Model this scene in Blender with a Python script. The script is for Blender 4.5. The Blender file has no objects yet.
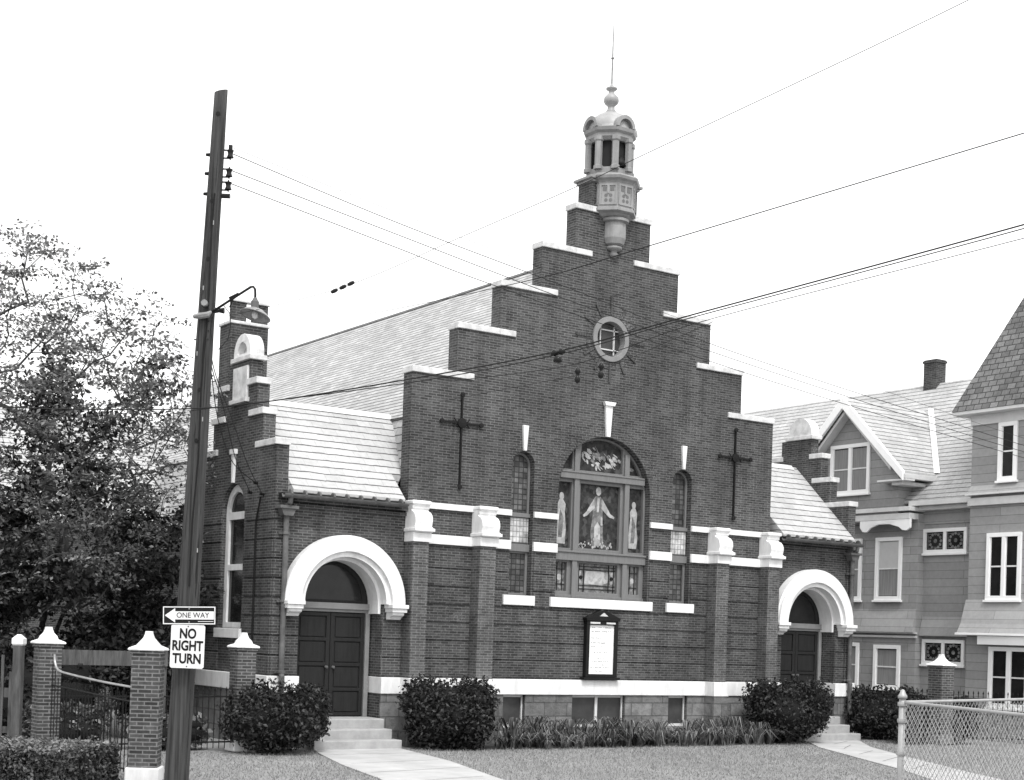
import bpy, bmesh, math, random
from mathutils import Vector, Matrix
from mathutils.geometry import tessellate_polygon
random.seed(7)
R = math.radians
S = bpy.context.scene
COL = S.collection
PI = math.pi

# ------------------------------------------------------------------ materials
def new_mat(name):
    m = bpy.data.materials.new(name); m.use_nodes = True
    nt = m.node_tree; nt.nodes.clear()
    out = nt.nodes.new('ShaderNodeOutputMaterial'); b = nt.nodes.new('ShaderNodeBsdfPrincipled')
    nt.links.new(b.outputs[0], out.inputs[0])
    return m, nt, b
def N(nt, t, **kw):
    n = nt.nodes.new(t)
    for k, v in kw.items(): setattr(n, k, v)
    return n
def gray(v): return (v, v, v, 1)
def noise(nt, vec, scale, detail=4, rough=.6):
    n = N(nt, 'ShaderNodeTexNoise'); n.inputs['Scale'].default_value = scale
    n.inputs['Detail'].default_value = detail; n.inputs['Roughness'].default_value = rough
    nt.links.new(vec, n.inputs['Vector']); return n.outputs['Fac']
def ramp(nt, fac, stops):
    r = N(nt, 'ShaderNodeValToRGB'); nt.links.new(fac, r.inputs[0])
    e = r.color_ramp.elements
    while len(e) < len(stops): e.new(.5)
    for i, (p, c) in enumerate(stops): e[i].position = p; e[i].color = gray(c)
    return r.outputs[0]
def math2(nt, op, a, b):
    n = N(nt, 'ShaderNodeMath', operation=op)
    for i, v in enumerate((a, b)):
        if isinstance(v, (int, float)): n.inputs[i].default_value = v
        else: nt.links.new(v, n.inputs[i])
    return n.outputs[0]
def mixc(nt, fac, a, b, mode='MIX'):
    n = N(nt, 'ShaderNodeMix', data_type='RGBA', blend_type=mode)
    if isinstance(fac, (int, float)): n.inputs[0].default_value = fac
    else: nt.links.new(fac, n.inputs[0])
    for i, v in ((6, a), (7, b)):
        if isinstance(v, (int, float)): n.inputs[i].default_value = gray(v)
        else: nt.links.new(v, n.inputs[i])
    return n.outputs[2]
def bump(nt, b, h, strength=.4, dist=.01):
    n = N(nt, 'ShaderNodeBump'); n.inputs['Strength'].default_value = strength; n.inputs['Distance'].default_value = dist
    nt.links.new(h, n.inputs['Height']); nt.links.new(n.outputs[0], b.inputs['Normal'])
def wallvec(nt):
    # (horizontal run along the face, height): x or y is picked from the face's own normal
    tc = N(nt, 'ShaderNodeTexCoord')
    sp = N(nt, 'ShaderNodeSeparateXYZ'); nt.links.new(tc.outputs['Object'], sp.inputs[0])
    sn = N(nt, 'ShaderNodeSeparateXYZ'); nt.links.new(tc.outputs['Normal'], sn.inputs[0])
    ax = math2(nt, 'ABSOLUTE', sn.outputs[0], 0); ay = math2(nt, 'ABSOLUTE', sn.outputs[1], 0)
    f = math2(nt, 'GREATER_THAN', ax, ay)
    mx = N(nt, 'ShaderNodeMix'); nt.links.new(f, mx.inputs[0]); nt.links.new(sp.outputs[0], mx.inputs[2]); nt.links.new(sp.outputs[1], mx.inputs[3])
    cb = N(nt, 'ShaderNodeCombineXYZ'); nt.links.new(mx.outputs[0], cb.inputs[0]); nt.links.new(sp.outputs[2], cb.inputs[1])
    return cb.outputs[0], tc.outputs['Object']
def brickish(name, c1, c2, mort, w, h, ms, rough=.85, offset=.5, stain=.35, bumps=.3, big=.6, msm=.1, bdist=.008, fine=14):
    m, nt, b = new_mat(name); v, ob = wallvec(nt)
    t = N(nt, 'ShaderNodeTexBrick', offset=offset); nt.links.new(v, t.inputs['Vector'])
    t.inputs['Scale'].default_value = 1; t.inputs['Brick Width'].default_value = w; t.inputs['Row Height'].default_value = h
    t.inputs['Mortar Size'].default_value = ms; t.inputs['Mortar Smooth'].default_value = msm; t.inputs['Bias'].default_value = 0
    t.inputs['Color1'].default_value = gray(c1); t.inputs['Color2'].default_value = gray(c2); t.inputs['Mortar'].default_value = gray(mort)
    n1 = noise(nt, ob, big, 5, .65); s1 = ramp(nt, n1, [(.3, 1 - stain), (.7, 1 + stain * .6)])
    n2 = noise(nt, ob, fine, 3, .7); s2 = ramp(nt, n2, [(.25, 1 - stain * .8), (.75, 1 + stain * .8)])
    c = mixc(nt, 1, t.outputs[0], s1, 'MULTIPLY'); c = mixc(nt, 1, c, s2, 'MULTIPLY')
    if 'brick' in name:   # odd burnt bricks, rain streaks and lime bloom
        mp = N(nt, 'ShaderNodeMapping'); mp.inputs['Scale'].default_value = (1.7, 1.7, .16); nt.links.new(ob, mp.inputs[0])
        c = mixc(nt, 1, c, ramp(nt, noise(nt, mp.outputs[0], 1.6, 5, .7), [(.32, .68), (.5, 1), (.7, 1.16)]), 'MULTIPLY')
        bl = math2(nt, 'MULTIPLY', ramp(nt, noise(nt, ob, .9, 4, .6), [(.56, 0), (.72, 1)]), ramp(nt, noise(nt, ob, 26, 3, .8), [(.5, 0), (.62, .5)]))
        c = mixc(nt, bl, c, .30)
    nt.links.new(c, b.inputs['Base Color']); b.inputs['Roughness'].default_value = rough; b.inputs['Specular IOR Level'].default_value = .2
    hh = math2(nt, 'SUBTRACT', n2, t.outputs['Fac']); bump(nt, b, hh, bumps, bdist)
    return m
def plain(name, c, rough=.6, var=.15, scale=6, metal=0, bumps=.15, stretch=None, spec=.4, bdist=.01):
    m, nt, b = new_mat(name); tc = N(nt, 'ShaderNodeTexCoord'); v = tc.outputs['Object']
    if stretch:
        mp = N(nt, 'ShaderNodeMapping'); mp.inputs['Scale'].default_value = stretch; nt.links.new(v, mp.inputs[0]); v = mp.outputs[0]
    n1 = noise(nt, v, scale, 5, .65)
    cc = ramp(nt, n1, [(.25, c * (1 - var)), (.75, min(.9, c * (1 + var)))])
    nt.links.new(cc, b.inputs['Base Color']); b.inputs['Roughness'].default_value = rough; b.inputs['Metallic'].default_value = metal
    b.inputs['Specular IOR Level'].default_value = spec
    if bumps: bump(nt, b, noise(nt, v, scale * 5, 3, .7), bumps, bdist)
    return m
M = {}
M['brick'] = brickish('red_brick_wall', .034, .076, .135, .20, .0565, .0072, stain=.42, big=.5, fine=22)
M['brick_dark'] = brickish('dark_arch_brick', .04, .07, .09, .07, .24, .010, stain=.25)
M['brick_pier'] = brickish('pier_brick', .036, .092, .18, .20, .060, .009, stain=.36)
M['brick_pil'] = brickish('pilaster_brick', .054, .108, .17, .20, .0565, .0072, stain=.36, fine=22)
M['found'] = brickish('foundation_stone', .13, .21, .10, .62, .30, .012, stain=.35, bumps=.8, bdist=.03, fine=7)
def rowroof(name, c1, c2, line, w, h, lw, stain=.15, lumpy=.4):
    m, nt, b = new_mat(name); v, ob = wallvec(nt)
    t = N(nt, 'ShaderNodeTexBrick', offset=.5); nt.links.new(v, t.inputs['Vector'])
    t.inputs['Scale'].default_value = 1; t.inputs['Brick Width'].default_value = w; t.inputs['Row Height'].default_value = h; t.inputs['Mortar Size'].default_value = .003; t.inputs['Bias'].default_value = 0
    t.inputs['Color1'].default_value = gray(c1); t.inputs['Color2'].default_value = gray(c2); t.inputs['Mortar'].default_value = gray((c1 + line) / 2)
    sp = N(nt, 'ShaderNodeSeparateXYZ'); nt.links.new(v, sp.inputs[0])
    wob = math2(nt, 'MULTIPLY', math2(nt, 'SUBTRACT', noise(nt, ob, 3, 3, .6), .5), h * .35)
    zz = math2(nt, 'FRACT', math2(nt, 'DIVIDE', math2(nt, 'ADD', sp.outputs[1], wob), h), 0)
    ln = ramp(nt, zz, [(0, 1), (lw * .6, 1), (lw, 0)])
    n1 = noise(nt, ob, .8, 5, .65); n2 = noise(nt, ob, 11, 4, .7)
    c = mixc(nt, ln, t.outputs[0], line)
    c = mixc(nt, 1, c, ramp(nt, n1, [(.3, 1 - stain), (.7, 1 + stain * .5)]), 'MULTIPLY'); c = mixc(nt, 1, c, ramp(nt, n2, [(.25, 1 - stain), (.75, 1 + stain * .7)]), 'MULTIPLY')
    nt.links.new(c, b.inputs['Base Color']); b.inputs['Roughness'].default_value = .75; b.inputs['Specular IOR Level'].default_value = .25
    bump(nt, b, math2(nt, 'SUBTRACT', zz, 0), lumpy, .015); return m
M['slate'] = rowroof('slate_shingles', .41, .46, .08, .33, .158, .17)
M['slate_fine'] = rowroof('nave_slates', .34, .46, .09, .3, .105, .28, .2, .3)
M['slate_side'] = rowroof('steep_slates', .30, .44, .05, .28, .19, .16, .25)
M['house_roof'] = rowroof('house_roof_shingles', .40, .47, .10, .4, .135, .2, .22)
M['tower_roof'] = brickish('tower_roof_shingles', .11, .20, .05, .26, .16, .014, rough=.85, stain=.3, bumps=.5, big=1.2)
M['siding'] = brickish('grey_shingle_siding', .27, .325, .15, 3.4, .23, .007, stain=.12, bumps=.3, big=.4, fine=8)
M['flare'] = brickish('pale_skirt_shingles', .30, .36, .2, 3.4, .23, .007, stain=.12, bumps=.3, big=.4, fine=8)
M['white'] = plain('white_painted_stone', .70, .65, .18, 3.5, bumps=.2, stretch=(1.6, 1.6, .5))
M['trim'] = plain('fresh_white_trim', .86, .5, .05, 3, bumps=.05)
M['stone'] = plain('weathered_pale_stone', .55, .8, .34, 5, bumps=.35)
M['lant'] = plain('weathered_sheet_copper', .22, .5, .35, 2.6, metal=.0, bumps=.2, stretch=(1.4, 1.4, .6))
M['lant_dk'] = plain('dark_panel_recess', .11, .6, .3, 5)
M['dome'] = plain('pale_dome_copper', .30, .45, .3, 3, bumps=.1)
M['frame'] = plain('tan_window_wood', .15, .6, .15, 5, bumps=.1, stretch=(4, 4, .6))
M['door'] = plain('dark_oak_door', .019, .6, .3, 4, bumps=.15, stretch=(5, 5, .5), spec=.15)
M['iron'] = plain('black_iron', .012, .5, .3, 9, spec=.12)
M['wire'] = plain('black_wire', .02, .6, .1, 3, bumps=0, spec=.12)
M['gutter'] = plain('galvanised_gutter', .09, .7, .6, 3)
M['flash'] = plain('pale_metal_flashing', .6, .5, .12, 3)
M['black'] = plain('black_paint', .012, .35, .2, 5, bumps=0, spec=.12)
M['paper'] = plain('white_board', .8, .6, .03, 3, bumps=0)
M['ink'] = plain('faded_ink', .16, .7, .3, 20, bumps=0)
M['signwhite'] = plain('white_enamel', .66, .4, .08, 4, bumps=0)
M['pole'] = plain('weathered_pole_wood', .042, .9, .95, 4.5, bumps=.8, stretch=(5, 5, .16), bdist=.02)
M['porc'] = plain('brown_porcelain', .02, .25, .2, 5, bumps=0, spec=.12)
M['lampmetal'] = plain('aged_lamp_enamel', .22, .35, .45, 7, bumps=.05)
M['conc'] = plain('worn_concrete', .33, .9, .22, 3.2, bumps=.4)
M['concpath'] = plain('pale_concrete_path', .40, .9, .22, 1.3, bumps=.3)
M['asph'] = plain('asphalt', .06, .9, .2, 3)
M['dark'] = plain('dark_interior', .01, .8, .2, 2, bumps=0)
M['wood_grey'] = plain('weathered_fence_wood', .07, .9, .7, 4, stretch=(4, 4, .5))
M['galv'] = plain('galvanised_wire', .33, .45, .2, 6, metal=.3, bumps=0)
M['bark'] = plain('tree_bark', .045, .9, .5, 6, bumps=.6, stretch=(2, 2, .6), bdist=.02)
M['curtain'] = plain('window_curtain', .22, .9, .3, 3, bumps=0, stretch=(1, 8, .4))
M['shade_c'] = plain('window_shade', .5, .9, .08, 3, bumps=0)
M['soil'] = plain('garden_soil', .05, .95, .4, 4, bumps=.5)
def glass(name, c, rough=.12, var=.5, sc=2):
    m = plain(name, c, rough, var, sc, bumps=.1, spec=.3); return m
M['glass'] = glass('dark_window_glass', .015)
M['glass2'] = glass('dull_window_glass', .045, .4)
def leadlight(name, c1, c2, w, h, lead, ms=.012):
    m = brickish(name, c1, c2, lead, w, h, ms, rough=.3, offset=0, stain=.5, bumps=.1, fine=5, big=3); return m
M['lattice'] = leadlight('leaded_lattice_glass', .05, .13, .12, .12, .025)
M['lattice_w'] = leadlight('pale_leaded_panel', .38, .5, .09, .12, .16, .008)
def stained(name, stops, scale):
    m, nt, b = new_mat(name); tc = N(nt, 'ShaderNodeTexCoord')
    v = N(nt, 'ShaderNodeTexVoronoi', feature='F1'); v.inputs['Scale'].default_value = scale; nt.links.new(tc.outputs['Object'], v.inputs['Vector'])
    sp = N(nt, 'ShaderNodeSeparateColor'); nt.links.new(v.outputs['Color'], sp.inputs[0])
    c = ramp(nt, sp.outputs[0], stops)
    c = mixc(nt, .5, c, ramp(nt, noise(nt, tc.outputs['Object'], 9, 4, .7), [(.3, stops[0][1]), (.75, stops[-1][1])]))
    nt.links.new(c, b.inputs['Base Color']); b.inputs['Roughness'].default_value = .5; b.inputs['Specular IOR Level'].default_value = .12
    return m
M['st_dark'] = stained('deep_toned_stained_glass', [(0, .008), (.6, .02), (.95, .09)], 9)
M['st_mid'] = stained('mid_toned_stained_glass', [(0, .05), (.5, .14), (.95, .3)], 12)
M['st_light'] = stained('pale_stained_glass', [(0, .2), (.5, .33), (.95, .5)], 11)
M['st_robe'] = stained('grey_robe_glass', [(0, .06), (.5, .14), (.95, .26)], 14)
def leafmat(name, lo, hi, trans=.25, rough=.5):
    m, nt, b = new_mat(name)
    g = N(nt, 'ShaderNodeNewGeometry'); c = ramp(nt, g.outputs['Random Per Island'], [(0, lo), (.7, (lo + hi) / 2), (1, hi)])
    nt.links.new(c, b.inputs['Base Color']); b.inputs['Roughness'].default_value = rough; b.inputs['Specular IOR Level'].default_value = .2
    tr = N(nt, 'ShaderNodeBsdfTranslucent'); nt.links.new(c, tr.inputs[0])
    mx = N(nt, 'ShaderNodeMixShader'); mx.inputs[0].default_value = trans
    out = [n for n in nt.nodes if n.type == 'OUTPUT_MATERIAL'][0]
    nt.links.new(b.outputs[0], mx.inputs[1]); nt.links.new(tr.outputs[0], mx.inputs[2]); nt.links.new(mx.outputs[0], out.inputs[0])
    return m
M['leaf'] = leafmat('tree_leaves', .04, .36, .45)
M['leaf_dk'] = leafmat('evergreen_leaves', .006, .075, .2)
M['leaf_bush'] = leafmat('glossy_shrub_leaves', .003, .07, .1, .5)
M['leaf_hedge'] = leafmat('hedge_leaves', .02, .16, .2)
M['strap'] = leafmat('strap_leaves', .015, .30, .3)
M['grassb'] = leafmat('grass_blades', .19, .34, .2)
M['leaf_top'] = leafmat('painted_sun_hedge_leaves', .10, .34, .3)  # paler hedge leaf copy: sun on the flat top put into the colour
M['core'] = plain('dark_foliage_filler', .004, .95, .5, 9)  # near-black filler added inside shrubs and hedge to block light
# lawn
m, nt, b = new_mat('mown_lawn'); tc = N(nt, 'ShaderNodeTexCoord'); v = tc.outputs['Object']
a = ramp(nt, noise(nt, v, .35, 6, .7), [(.3, .17), (.7, .31)]); c2 = ramp(nt, noise(nt, v, 9, 6, .8), [(.3, .7), (.7, 1.25)])
nt.links.new(mixc(nt, 1, a, c2, 'MULTIPLY'), b.inputs['Base Color']); b.inputs['Roughness'].default_value = .95
bump(nt, b, noise(nt, v, 40, 4, .8), .5, .03); M['lawn'] = m

# ------------------------------------------------------------------ mesh builder
class MB:
    def __init__(s): s.v = []; s.f = []
    def add(s, vs, fs):
        o = len(s.v); s.v += [tuple(p) for p in vs]; s.f += [tuple(i + o for i in f) for f in fs]; return s
    def box(s, x0, x1, y0, y1, z0, z1):
        vs = [(x, y, z) for z in (z0, z1) for y in (y0, y1) for x in (x0, x1)]
        return s.add(vs, [(0, 2, 3, 1), (4, 5, 7, 6), (0, 1, 5, 4), (2, 6, 7, 3), (0, 4, 6, 2), (1, 3, 7, 5)])
    def prism(s, outer, a, b, plane='XZ', holes=()):
        loops = [list(outer)] + [list(h) for h in holes]
        def P(p, t):
            return (p[0], t, p[1]) if plane == 'XZ' else (t, p[0], p[1]) if plane == 'YZ' else (p[0], p[1], t)
        flat = [p for l in loops for p in l]
        tri = tessellate_polygon([[Vector((p[0], p[1], 0)) for p in l] for l in loops])
        n = len(flat)
        vs = [P(p, a) for p in flat] + [P(p, b) for p in flat]
        fs = [tuple(t) for t in tri] + [tuple(i + n for i in reversed(t)) for t in tri]
        o = 0
        for l in loops:
            k = len(l)
            for i in range(k):
                j = (i + 1) % k; fs.append((o + i, o + j, o + j + n, o + i + n))
            o += k
        return s.add(vs, fs)
    def tube(s, pts, r, n=6, cap=True):
        pts = [Vector(p) for p in pts]; rs = r if isinstance(r, (list, tuple)) else [r] * len(pts)
        o = len(s.v); prev = None
        for i, p in enumerate(pts):
            d = (pts[min(i + 1, len(pts) - 1)] - pts[max(i - 1, 0)]).normalized()
            if prev is None:
                u = d.orthogonal().normalized()
            else:
                u = (prev - d * prev.dot(d)).normalized()
            prev = u; w = d.cross(u)
            for k in range(n):
                t = 2 * PI * k / n; s.v.append(tuple(p + (u * math.cos(t) + w * math.sin(t)) * rs[i]))
        for i in range(len(pts) - 1):
            for k in range(n):
                a = o + i * n + k; b_ = o + i * n + (k + 1) % n; s.f.append((a, b_, b_ + n, a + n))
        if cap:
            s.f.append(tuple(o + k for k in reversed(range(n)))); e = o + (len(pts) - 1) * n; s.f.append(tuple(e + k for k in range(n)))
        return s
    def lathe(s, prof, c=(0, 0, 0), n=16, mat=None, a0=0):
        o = len(s.v); M4 = mat or Matrix.Identity(3)
        for r, z in prof:
            for k in range(n):
                t = a0 + 2 * PI * k / n; p = M4 @ Vector((r * math.cos(t), r * math.sin(t), z)) + Vector(c); s.v.append(tuple(p))
        for i in range(len(prof) - 1):
            for k in range(n):
                a = o + i * n + k; b_ = o + i * n + (k + 1) % n; s.f.append((a, b_, b_ + n, a + n))
        s.f.append(tuple(o + k for k in reversed(range(n)))); e = o + (len(prof) - 1) * n; s.f.append(tuple(e + k for k in range(n)))
        return s
    def quad(s, a, b, c, d): return s.add([a, b, c, d], [(0, 1, 2, 3)])
    def build(s, name, mat, parent=None, smooth=False, bevel=0, recalc=True):
        me = bpy.data.meshes.new(name)
        me.from_pydata(s.v, [], s.f); me.update()
        if recalc:
            bm = bmesh.new(); bm.from_mesh(me); bmesh.ops.recalc_face_normals(bm, faces=bm.faces); bm.to_mesh(me); bm.free()
        me.materials.append(M[mat] if isinstance(mat, str) else mat)
        if smooth:
            for p in me.polygons: p.use_smooth = True
        o = bpy.data.objects.new(name, me); COL.objects.link(o)
        if parent: o.parent = parent
        if bevel:
            bv = o.modifiers.new('bevel', 'BEVEL'); bv.width = bevel; bv.segments = 2; bv.limit_method = 'ANGLE'; bv.angle_limit = R(40)
        return o
def tag(o, label=None, cat=None, group=None, kind=None):
    if label: o['label'] = label
    if cat: o['category'] = cat
    if group: o['group'] = group
    if kind: o['kind'] = kind
    return o
def empty(name, loc=(0, 0, 0), rz=0, parent=None):
    o = bpy.data.objects.new(name, None); o.location = loc; o.rotation_euler = (0, 0, rz); o.empty_display_size = .2
    COL.objects.link(o)
    if parent: o.parent = parent
    return o
def copy_tree(o, parent=None):
    c = o.copy(); COL.objects.link(c); c.parent = parent
    for ch in [x for x in list(COL.objects) if x.parent == o]: copy_tree(ch, c)
    return c
def arc(cx, cz, r, a0, a1, n): return [(cx + r * math.cos(R(a0 + (a1 - a0) * i / n)), cz + r * math.sin(R(a0 + (a1 - a0) * i / n))) for i in range(n + 1)]
def archpoly(x0, x1, z0, spring, n=20):
    c = (x0 + x1) / 2; r = (x1 - x0) / 2
    return [(x0, z0), (x1, z0)] + arc(c, spring, r, 0, 180, n)
def text(body, size, mat, parent, loc, name='lettering', rot=(PI / 2, 0, 0), sx=1, bold=0.0):
    cu = bpy.data.curves.new(name, 'FONT'); cu.body = body; cu.size = size; cu.extrude = .002; cu.align_x = 'CENTER'; cu.align_y = 'CENTER'; cu.offset = bold
    t = bpy.data.objects.new(name, cu); COL.objects.link(t)
    dg = bpy.context.evaluated_depsgraph_get(); me = bpy.data.meshes.new_from_object(t.evaluated_get(dg))
    COL.objects.unlink(t); bpy.data.objects.remove(t)
    me.materials.clear(); me.materials.append(M[mat])
    o = bpy.data.objects.new(name, me); COL.objects.link(o); o.parent = parent; o.location = loc; o.rotation_euler = rot; o.scale = (sx, 1, 1)
    return o

# ------------------------------------------------------------------ church
CH = empty('church')
tag(CH, 'dark brick church with stepped gable front, small domed lantern and two arched side porches', 'church')
A = [5.2, 4.11, 3.04, 1.98, 1.08]; H = [7.855, 8.93, 10.01, 11.05, 12.08]; Bn = [3.68, 2.63, 1.54, .61]
# facade wall
outer = [(-5.2, 0), (5.2, 0)]
for a, h in zip(A, H): outer += [(a, h)] if outer[-1][0] == a else [(a, outer[-1][1]), (a, h)]
left = [(-x, z) for x, z in reversed(outer[2:])]
outer = outer + left
BW = 1.33
bigwin = archpoly(-BW, BW, 3.262, 5.66, 28)
sw = [archpoly(sx - .3, sx + .3, 3.262, 6.15, 14) for sx in (-2.295, 2.305)]
cells = [[(-2.67, .35), (-2.08, .35), (-2.08, 1.08), (-2.67, 1.08)], [(-.79, .35), (.74, .35), (.74, 1.08), (-.79, 1.08)], [(2.04, .35), (2.63, .35), (2.63, 1.08), (2.04, 1.08)]]
rw = arc(0, 9.25, .44, 0, 360, 32)[:-1]
MB().prism(outer, 0, .36, 'XZ', [bigwin, sw[0], sw[1], rw] + cells).build('facade_wall', 'brick', CH)
# raised courses on the lower wall
def strips(mb, segs, z0, z1, yf, holes=(), axis='X', per=.385, gap=.034):
    if len(segs) > 1:
        for sg_ in segs: m1 = MB(); strips(m1, [sg_], z0, z1, yf, holes, axis, per, gap); m1.build('banded_brick_courses', 'brick', CH, bevel=.012)
        return
    z = z0
    while z < z1 - .1:
        zt = min(z + per - gap, z1)
        for (a, b_) in segs:
            iv = [(a, b_)]
            for (ha, hb, hz0, hz1) in holes:
                if zt > hz0 and z < hz1:
                    iv = [q for (p, r_) in iv for q in ((p, min(r_, ha)), (max(p, hb), r_)) if q[1] - q[0] > .02]
            for (p, r_) in iv:
                if axis == 'X': mb.box(p, r_, yf, yf + .034, z, zt)
                else: mb.box(yf, yf + .034, p, r_, z, zt)
        z += per
st = MB()
hol = [(-1.37, 1.37, 3.26, 9), (-2.64, -1.95, 3.26, 9), (1.96, 2.65, 3.26, 9)]
strips(st, [(-4.85, -3.59), (-3.16, 3.175), (3.575, 4.865)], 1.46, 4.25, -.028, hol)

# foundation and bands
for a, b_ in ((-4.85, -2.67), (-2.08, -.79), (.74, 2.04), (2.63, 4.865)): MB().box(a, b_, -.05, .0, 0, 1.08).build('foundation', 'found', CH)
for a, b_ in ((-2.67, -2.08), (-.79, .74), (2.04, 2.63)): MB().box(a, b_, -.05, 0, 0, .35).build('foundation', 'found', CH)
MB().box(-4.85, 4.865, -.09, .0, 1.08, 1.42).build('base_band', 'white', CH, bevel=.01)
for z0, z1 in ((4.26, 4.46), (5.0, 5.13)):
    for a, b_ in ((-4.86, -3.585), (-3.17, -2.6), (-1.99, -1.34), (1.34, 2.0), (2.61, 3.18), (3.57, 4.87)): MB().box(a, b_, -.07, 0, z0, z1).build('string_band', 'white', CH, bevel=.008)
# sills
for a, b_ in ((-1.5, 1.44), (-2.77, -1.93), (1.88, 2.72)):
    MB().box(a, b_, -.09, .2, 3.045, 3.262).build('window_sill', 'white', CH, bevel=.01)
# pilasters
def console(x0, x1):
    prof = [(.0, 4.46), (-.47, 4.46), (-.47, 4.56), (-.41, 4.58), (-.425, 4.62), (-.445, 4.69), (-.44, 4.76), (-.41, 4.83), (-.35, 4.885), (-.27, 4.915), (-.25, 4.94), (-.29, 4.965), (-.29, 5.02), (-.32, 5.04), (-.32, 5.13), (0, 5.13)]
    m = MB().prism([(y, z) for y, z in prof], x0 - .02, x1 + .02, 'YZ')
    m.box(x0 - .05, x1 + .05, -.50, -.0, 4.475, 4.545); m.box(x0 - .04, x1 + .04, -.34, 0, 5.05, 5.12)
    m.box(x0 - .03, x1 + .03, -.40, 0, 4.262, 4.458)
    return m
for x0, x1 in ((-5.24, -4.86), (-3.585, -3.17), (3.18, 3.57), (4.87, 5.25)):
    p = MB().box(x0, x1, -.34, 0, 1.42, 4.262).build('pilaster', 'brick_pil', CH)
    console(x0, x1).build('capital', 'white', p, bevel=.012)
    MB().box(x0 - .04, x1 + .04, -.42, 0, 1.08, 1.42).build('base_block', 'white', p, bevel=.01)
    MB().box(x0 - .02, x1 + .02, -.40, 0, 0, 1.08).build('plinth', 'found', p)
# copings
def coping(x_in, x_mid, x_out, z, s):
    m = MB(); t = .13
    if s < 0: m.box(-x_out, -x_mid, -.045, .385, z, z + t); m.box(-x_mid, -x_in, -.045, .05, z, z + t)
    else: m.box(x_mid, x_out, -.045, .385, z, z + t); m.box(x_in, x_mid, -.045, .05, z, z + t)
    m.build('coping', 'stone', CH, bevel=.012)
for i in range(4):
    for s in (-1, 1): coping(Bn[i], A[i + 1], A[i] + .025, H[i], s)
for s in (-1, 1): coping(.3, .66, 1.12, H[4], s)
# arches above windows
def archring(cx, cz, r0, r1, a0, a1, y0, y1, mat, name, parent, n=24, bevel=0):
    o = arc(cx, cz, r1, a0, a1, n) + list(reversed(arc(cx, cz, r0, a0, a1, n)))
    return MB().prism(o, y0, y1, 'XZ').build(name, mat, parent, bevel=bevel)
def radial_bricks(cx, cz, r0, r1, a0, a1, n, y0, y1, parent, name='arch_bricks', mat='brick'):
    m = MB()
    for i in range(n):
        t0 = R(a0 + (a1 - a0) * (i + .04) / n); t1 = R(a0 + (a1 - a0) * (i + .96) / n)
        m.prism([(cx + r0 * math.cos(t0), cz + r0 * math.sin(t0)), (cx + r1 * math.cos(t0), cz + r1 * math.sin(t0)), (cx + r1 * math.cos(t1), cz + r1 * math.sin(t1)), (cx + r0 * math.cos(t1), cz + r0 * math.sin(t1))], y0, y1, 'XZ')
    return m.build(name, mat, parent)
radial_bricks(0, 5.66, 1.34, 1.56, 0, 180, 64, -.006, .0, CH)
radial_bricks(0, 5.66, 1.575, 1.80, 0, 180, 72, -.004, .0, CH)
for sx in (-2.295, 2.305): radial_bricks(sx, 6.15, .305, .52, 0, 180, 18, -.006, 0, CH)
def keystone(x, z0, z1, w0, w1, y=-.06, parent=CH, axis='XZ', cap=True, t=0.0):
    m = MB().prism([(x - w0, z0), (x + w0, z0), (x + w1, z1), (x - w1, z1)], y, t, axis)
    if cap: m.prism([(x - w1 - .02, z1 - .09), (x + w1 + .02, z1 - .09), (x + w1 + .06, z1), (x - w1 - .06, z1)], y - .04 if t == 0 else y, t, axis)
    return m.build('keystone', 'white', parent, bevel=.006)
keystone(.0, 7.0, 7.80, .055, .11)
keystone(-2.295, 6.46, 7.02, .035, .075, cap=False); keystone(2.305, 6.46, 7.02, .035, .075, cap=False)
# round window
RWp = MB().prism(arc(0, 9.25, .52, 0, 360, 40)[:-1], -.05, .18, 'XZ', [arc(0, 9.25, .40, 0, 360, 40)[:-1]]).build('round_window', plain('round_window_stone', .20, .7, .15, 4), CH, bevel=.01)
MB().prism(arc(0, 9.25, .42, 0, 360, 32)[:-1], .15, .17, 'XZ').build('pane', 'glass2', RWp)
g = MB()
for x in (-.2, .2): g.box(x - .013, x + .013, .11, .15, 8.92, 9.58)
for z in (9.03, 9.48): g.box(-.32, .32, .11, .148, z - .013, z + .013)
g.build('glazing_bars', 'stone', RWp)
sp = MB()
for k in range(12):
    t = R(90 + 30 * k); r0, r1 = .56, (1.0 if k % 3 == 0 else .86)
    c, s_ = math.cos(t), math.sin(t); w0, w1 = .018, .028
    sp.prism([(c * r0 - s_ * w0, 9.25 + s_ * r0 + c * w0), (c * r0 + s_ * w0, 9.25 + s_ * r0 - c * w0), (c * r1 + s_ * w1, 9.25 + s_ * r1 - c * w1), (c * r1 - s_ * w1, 9.25 + s_ * r1 + c * w1)], -.03, 0, 'XZ')
sp.build('radiating_bricks', 'brick_dark', CH)
radial_bricks(0, 9.25, .53, .70, 0, 360, 44, -.01, 0, CH)
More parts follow.
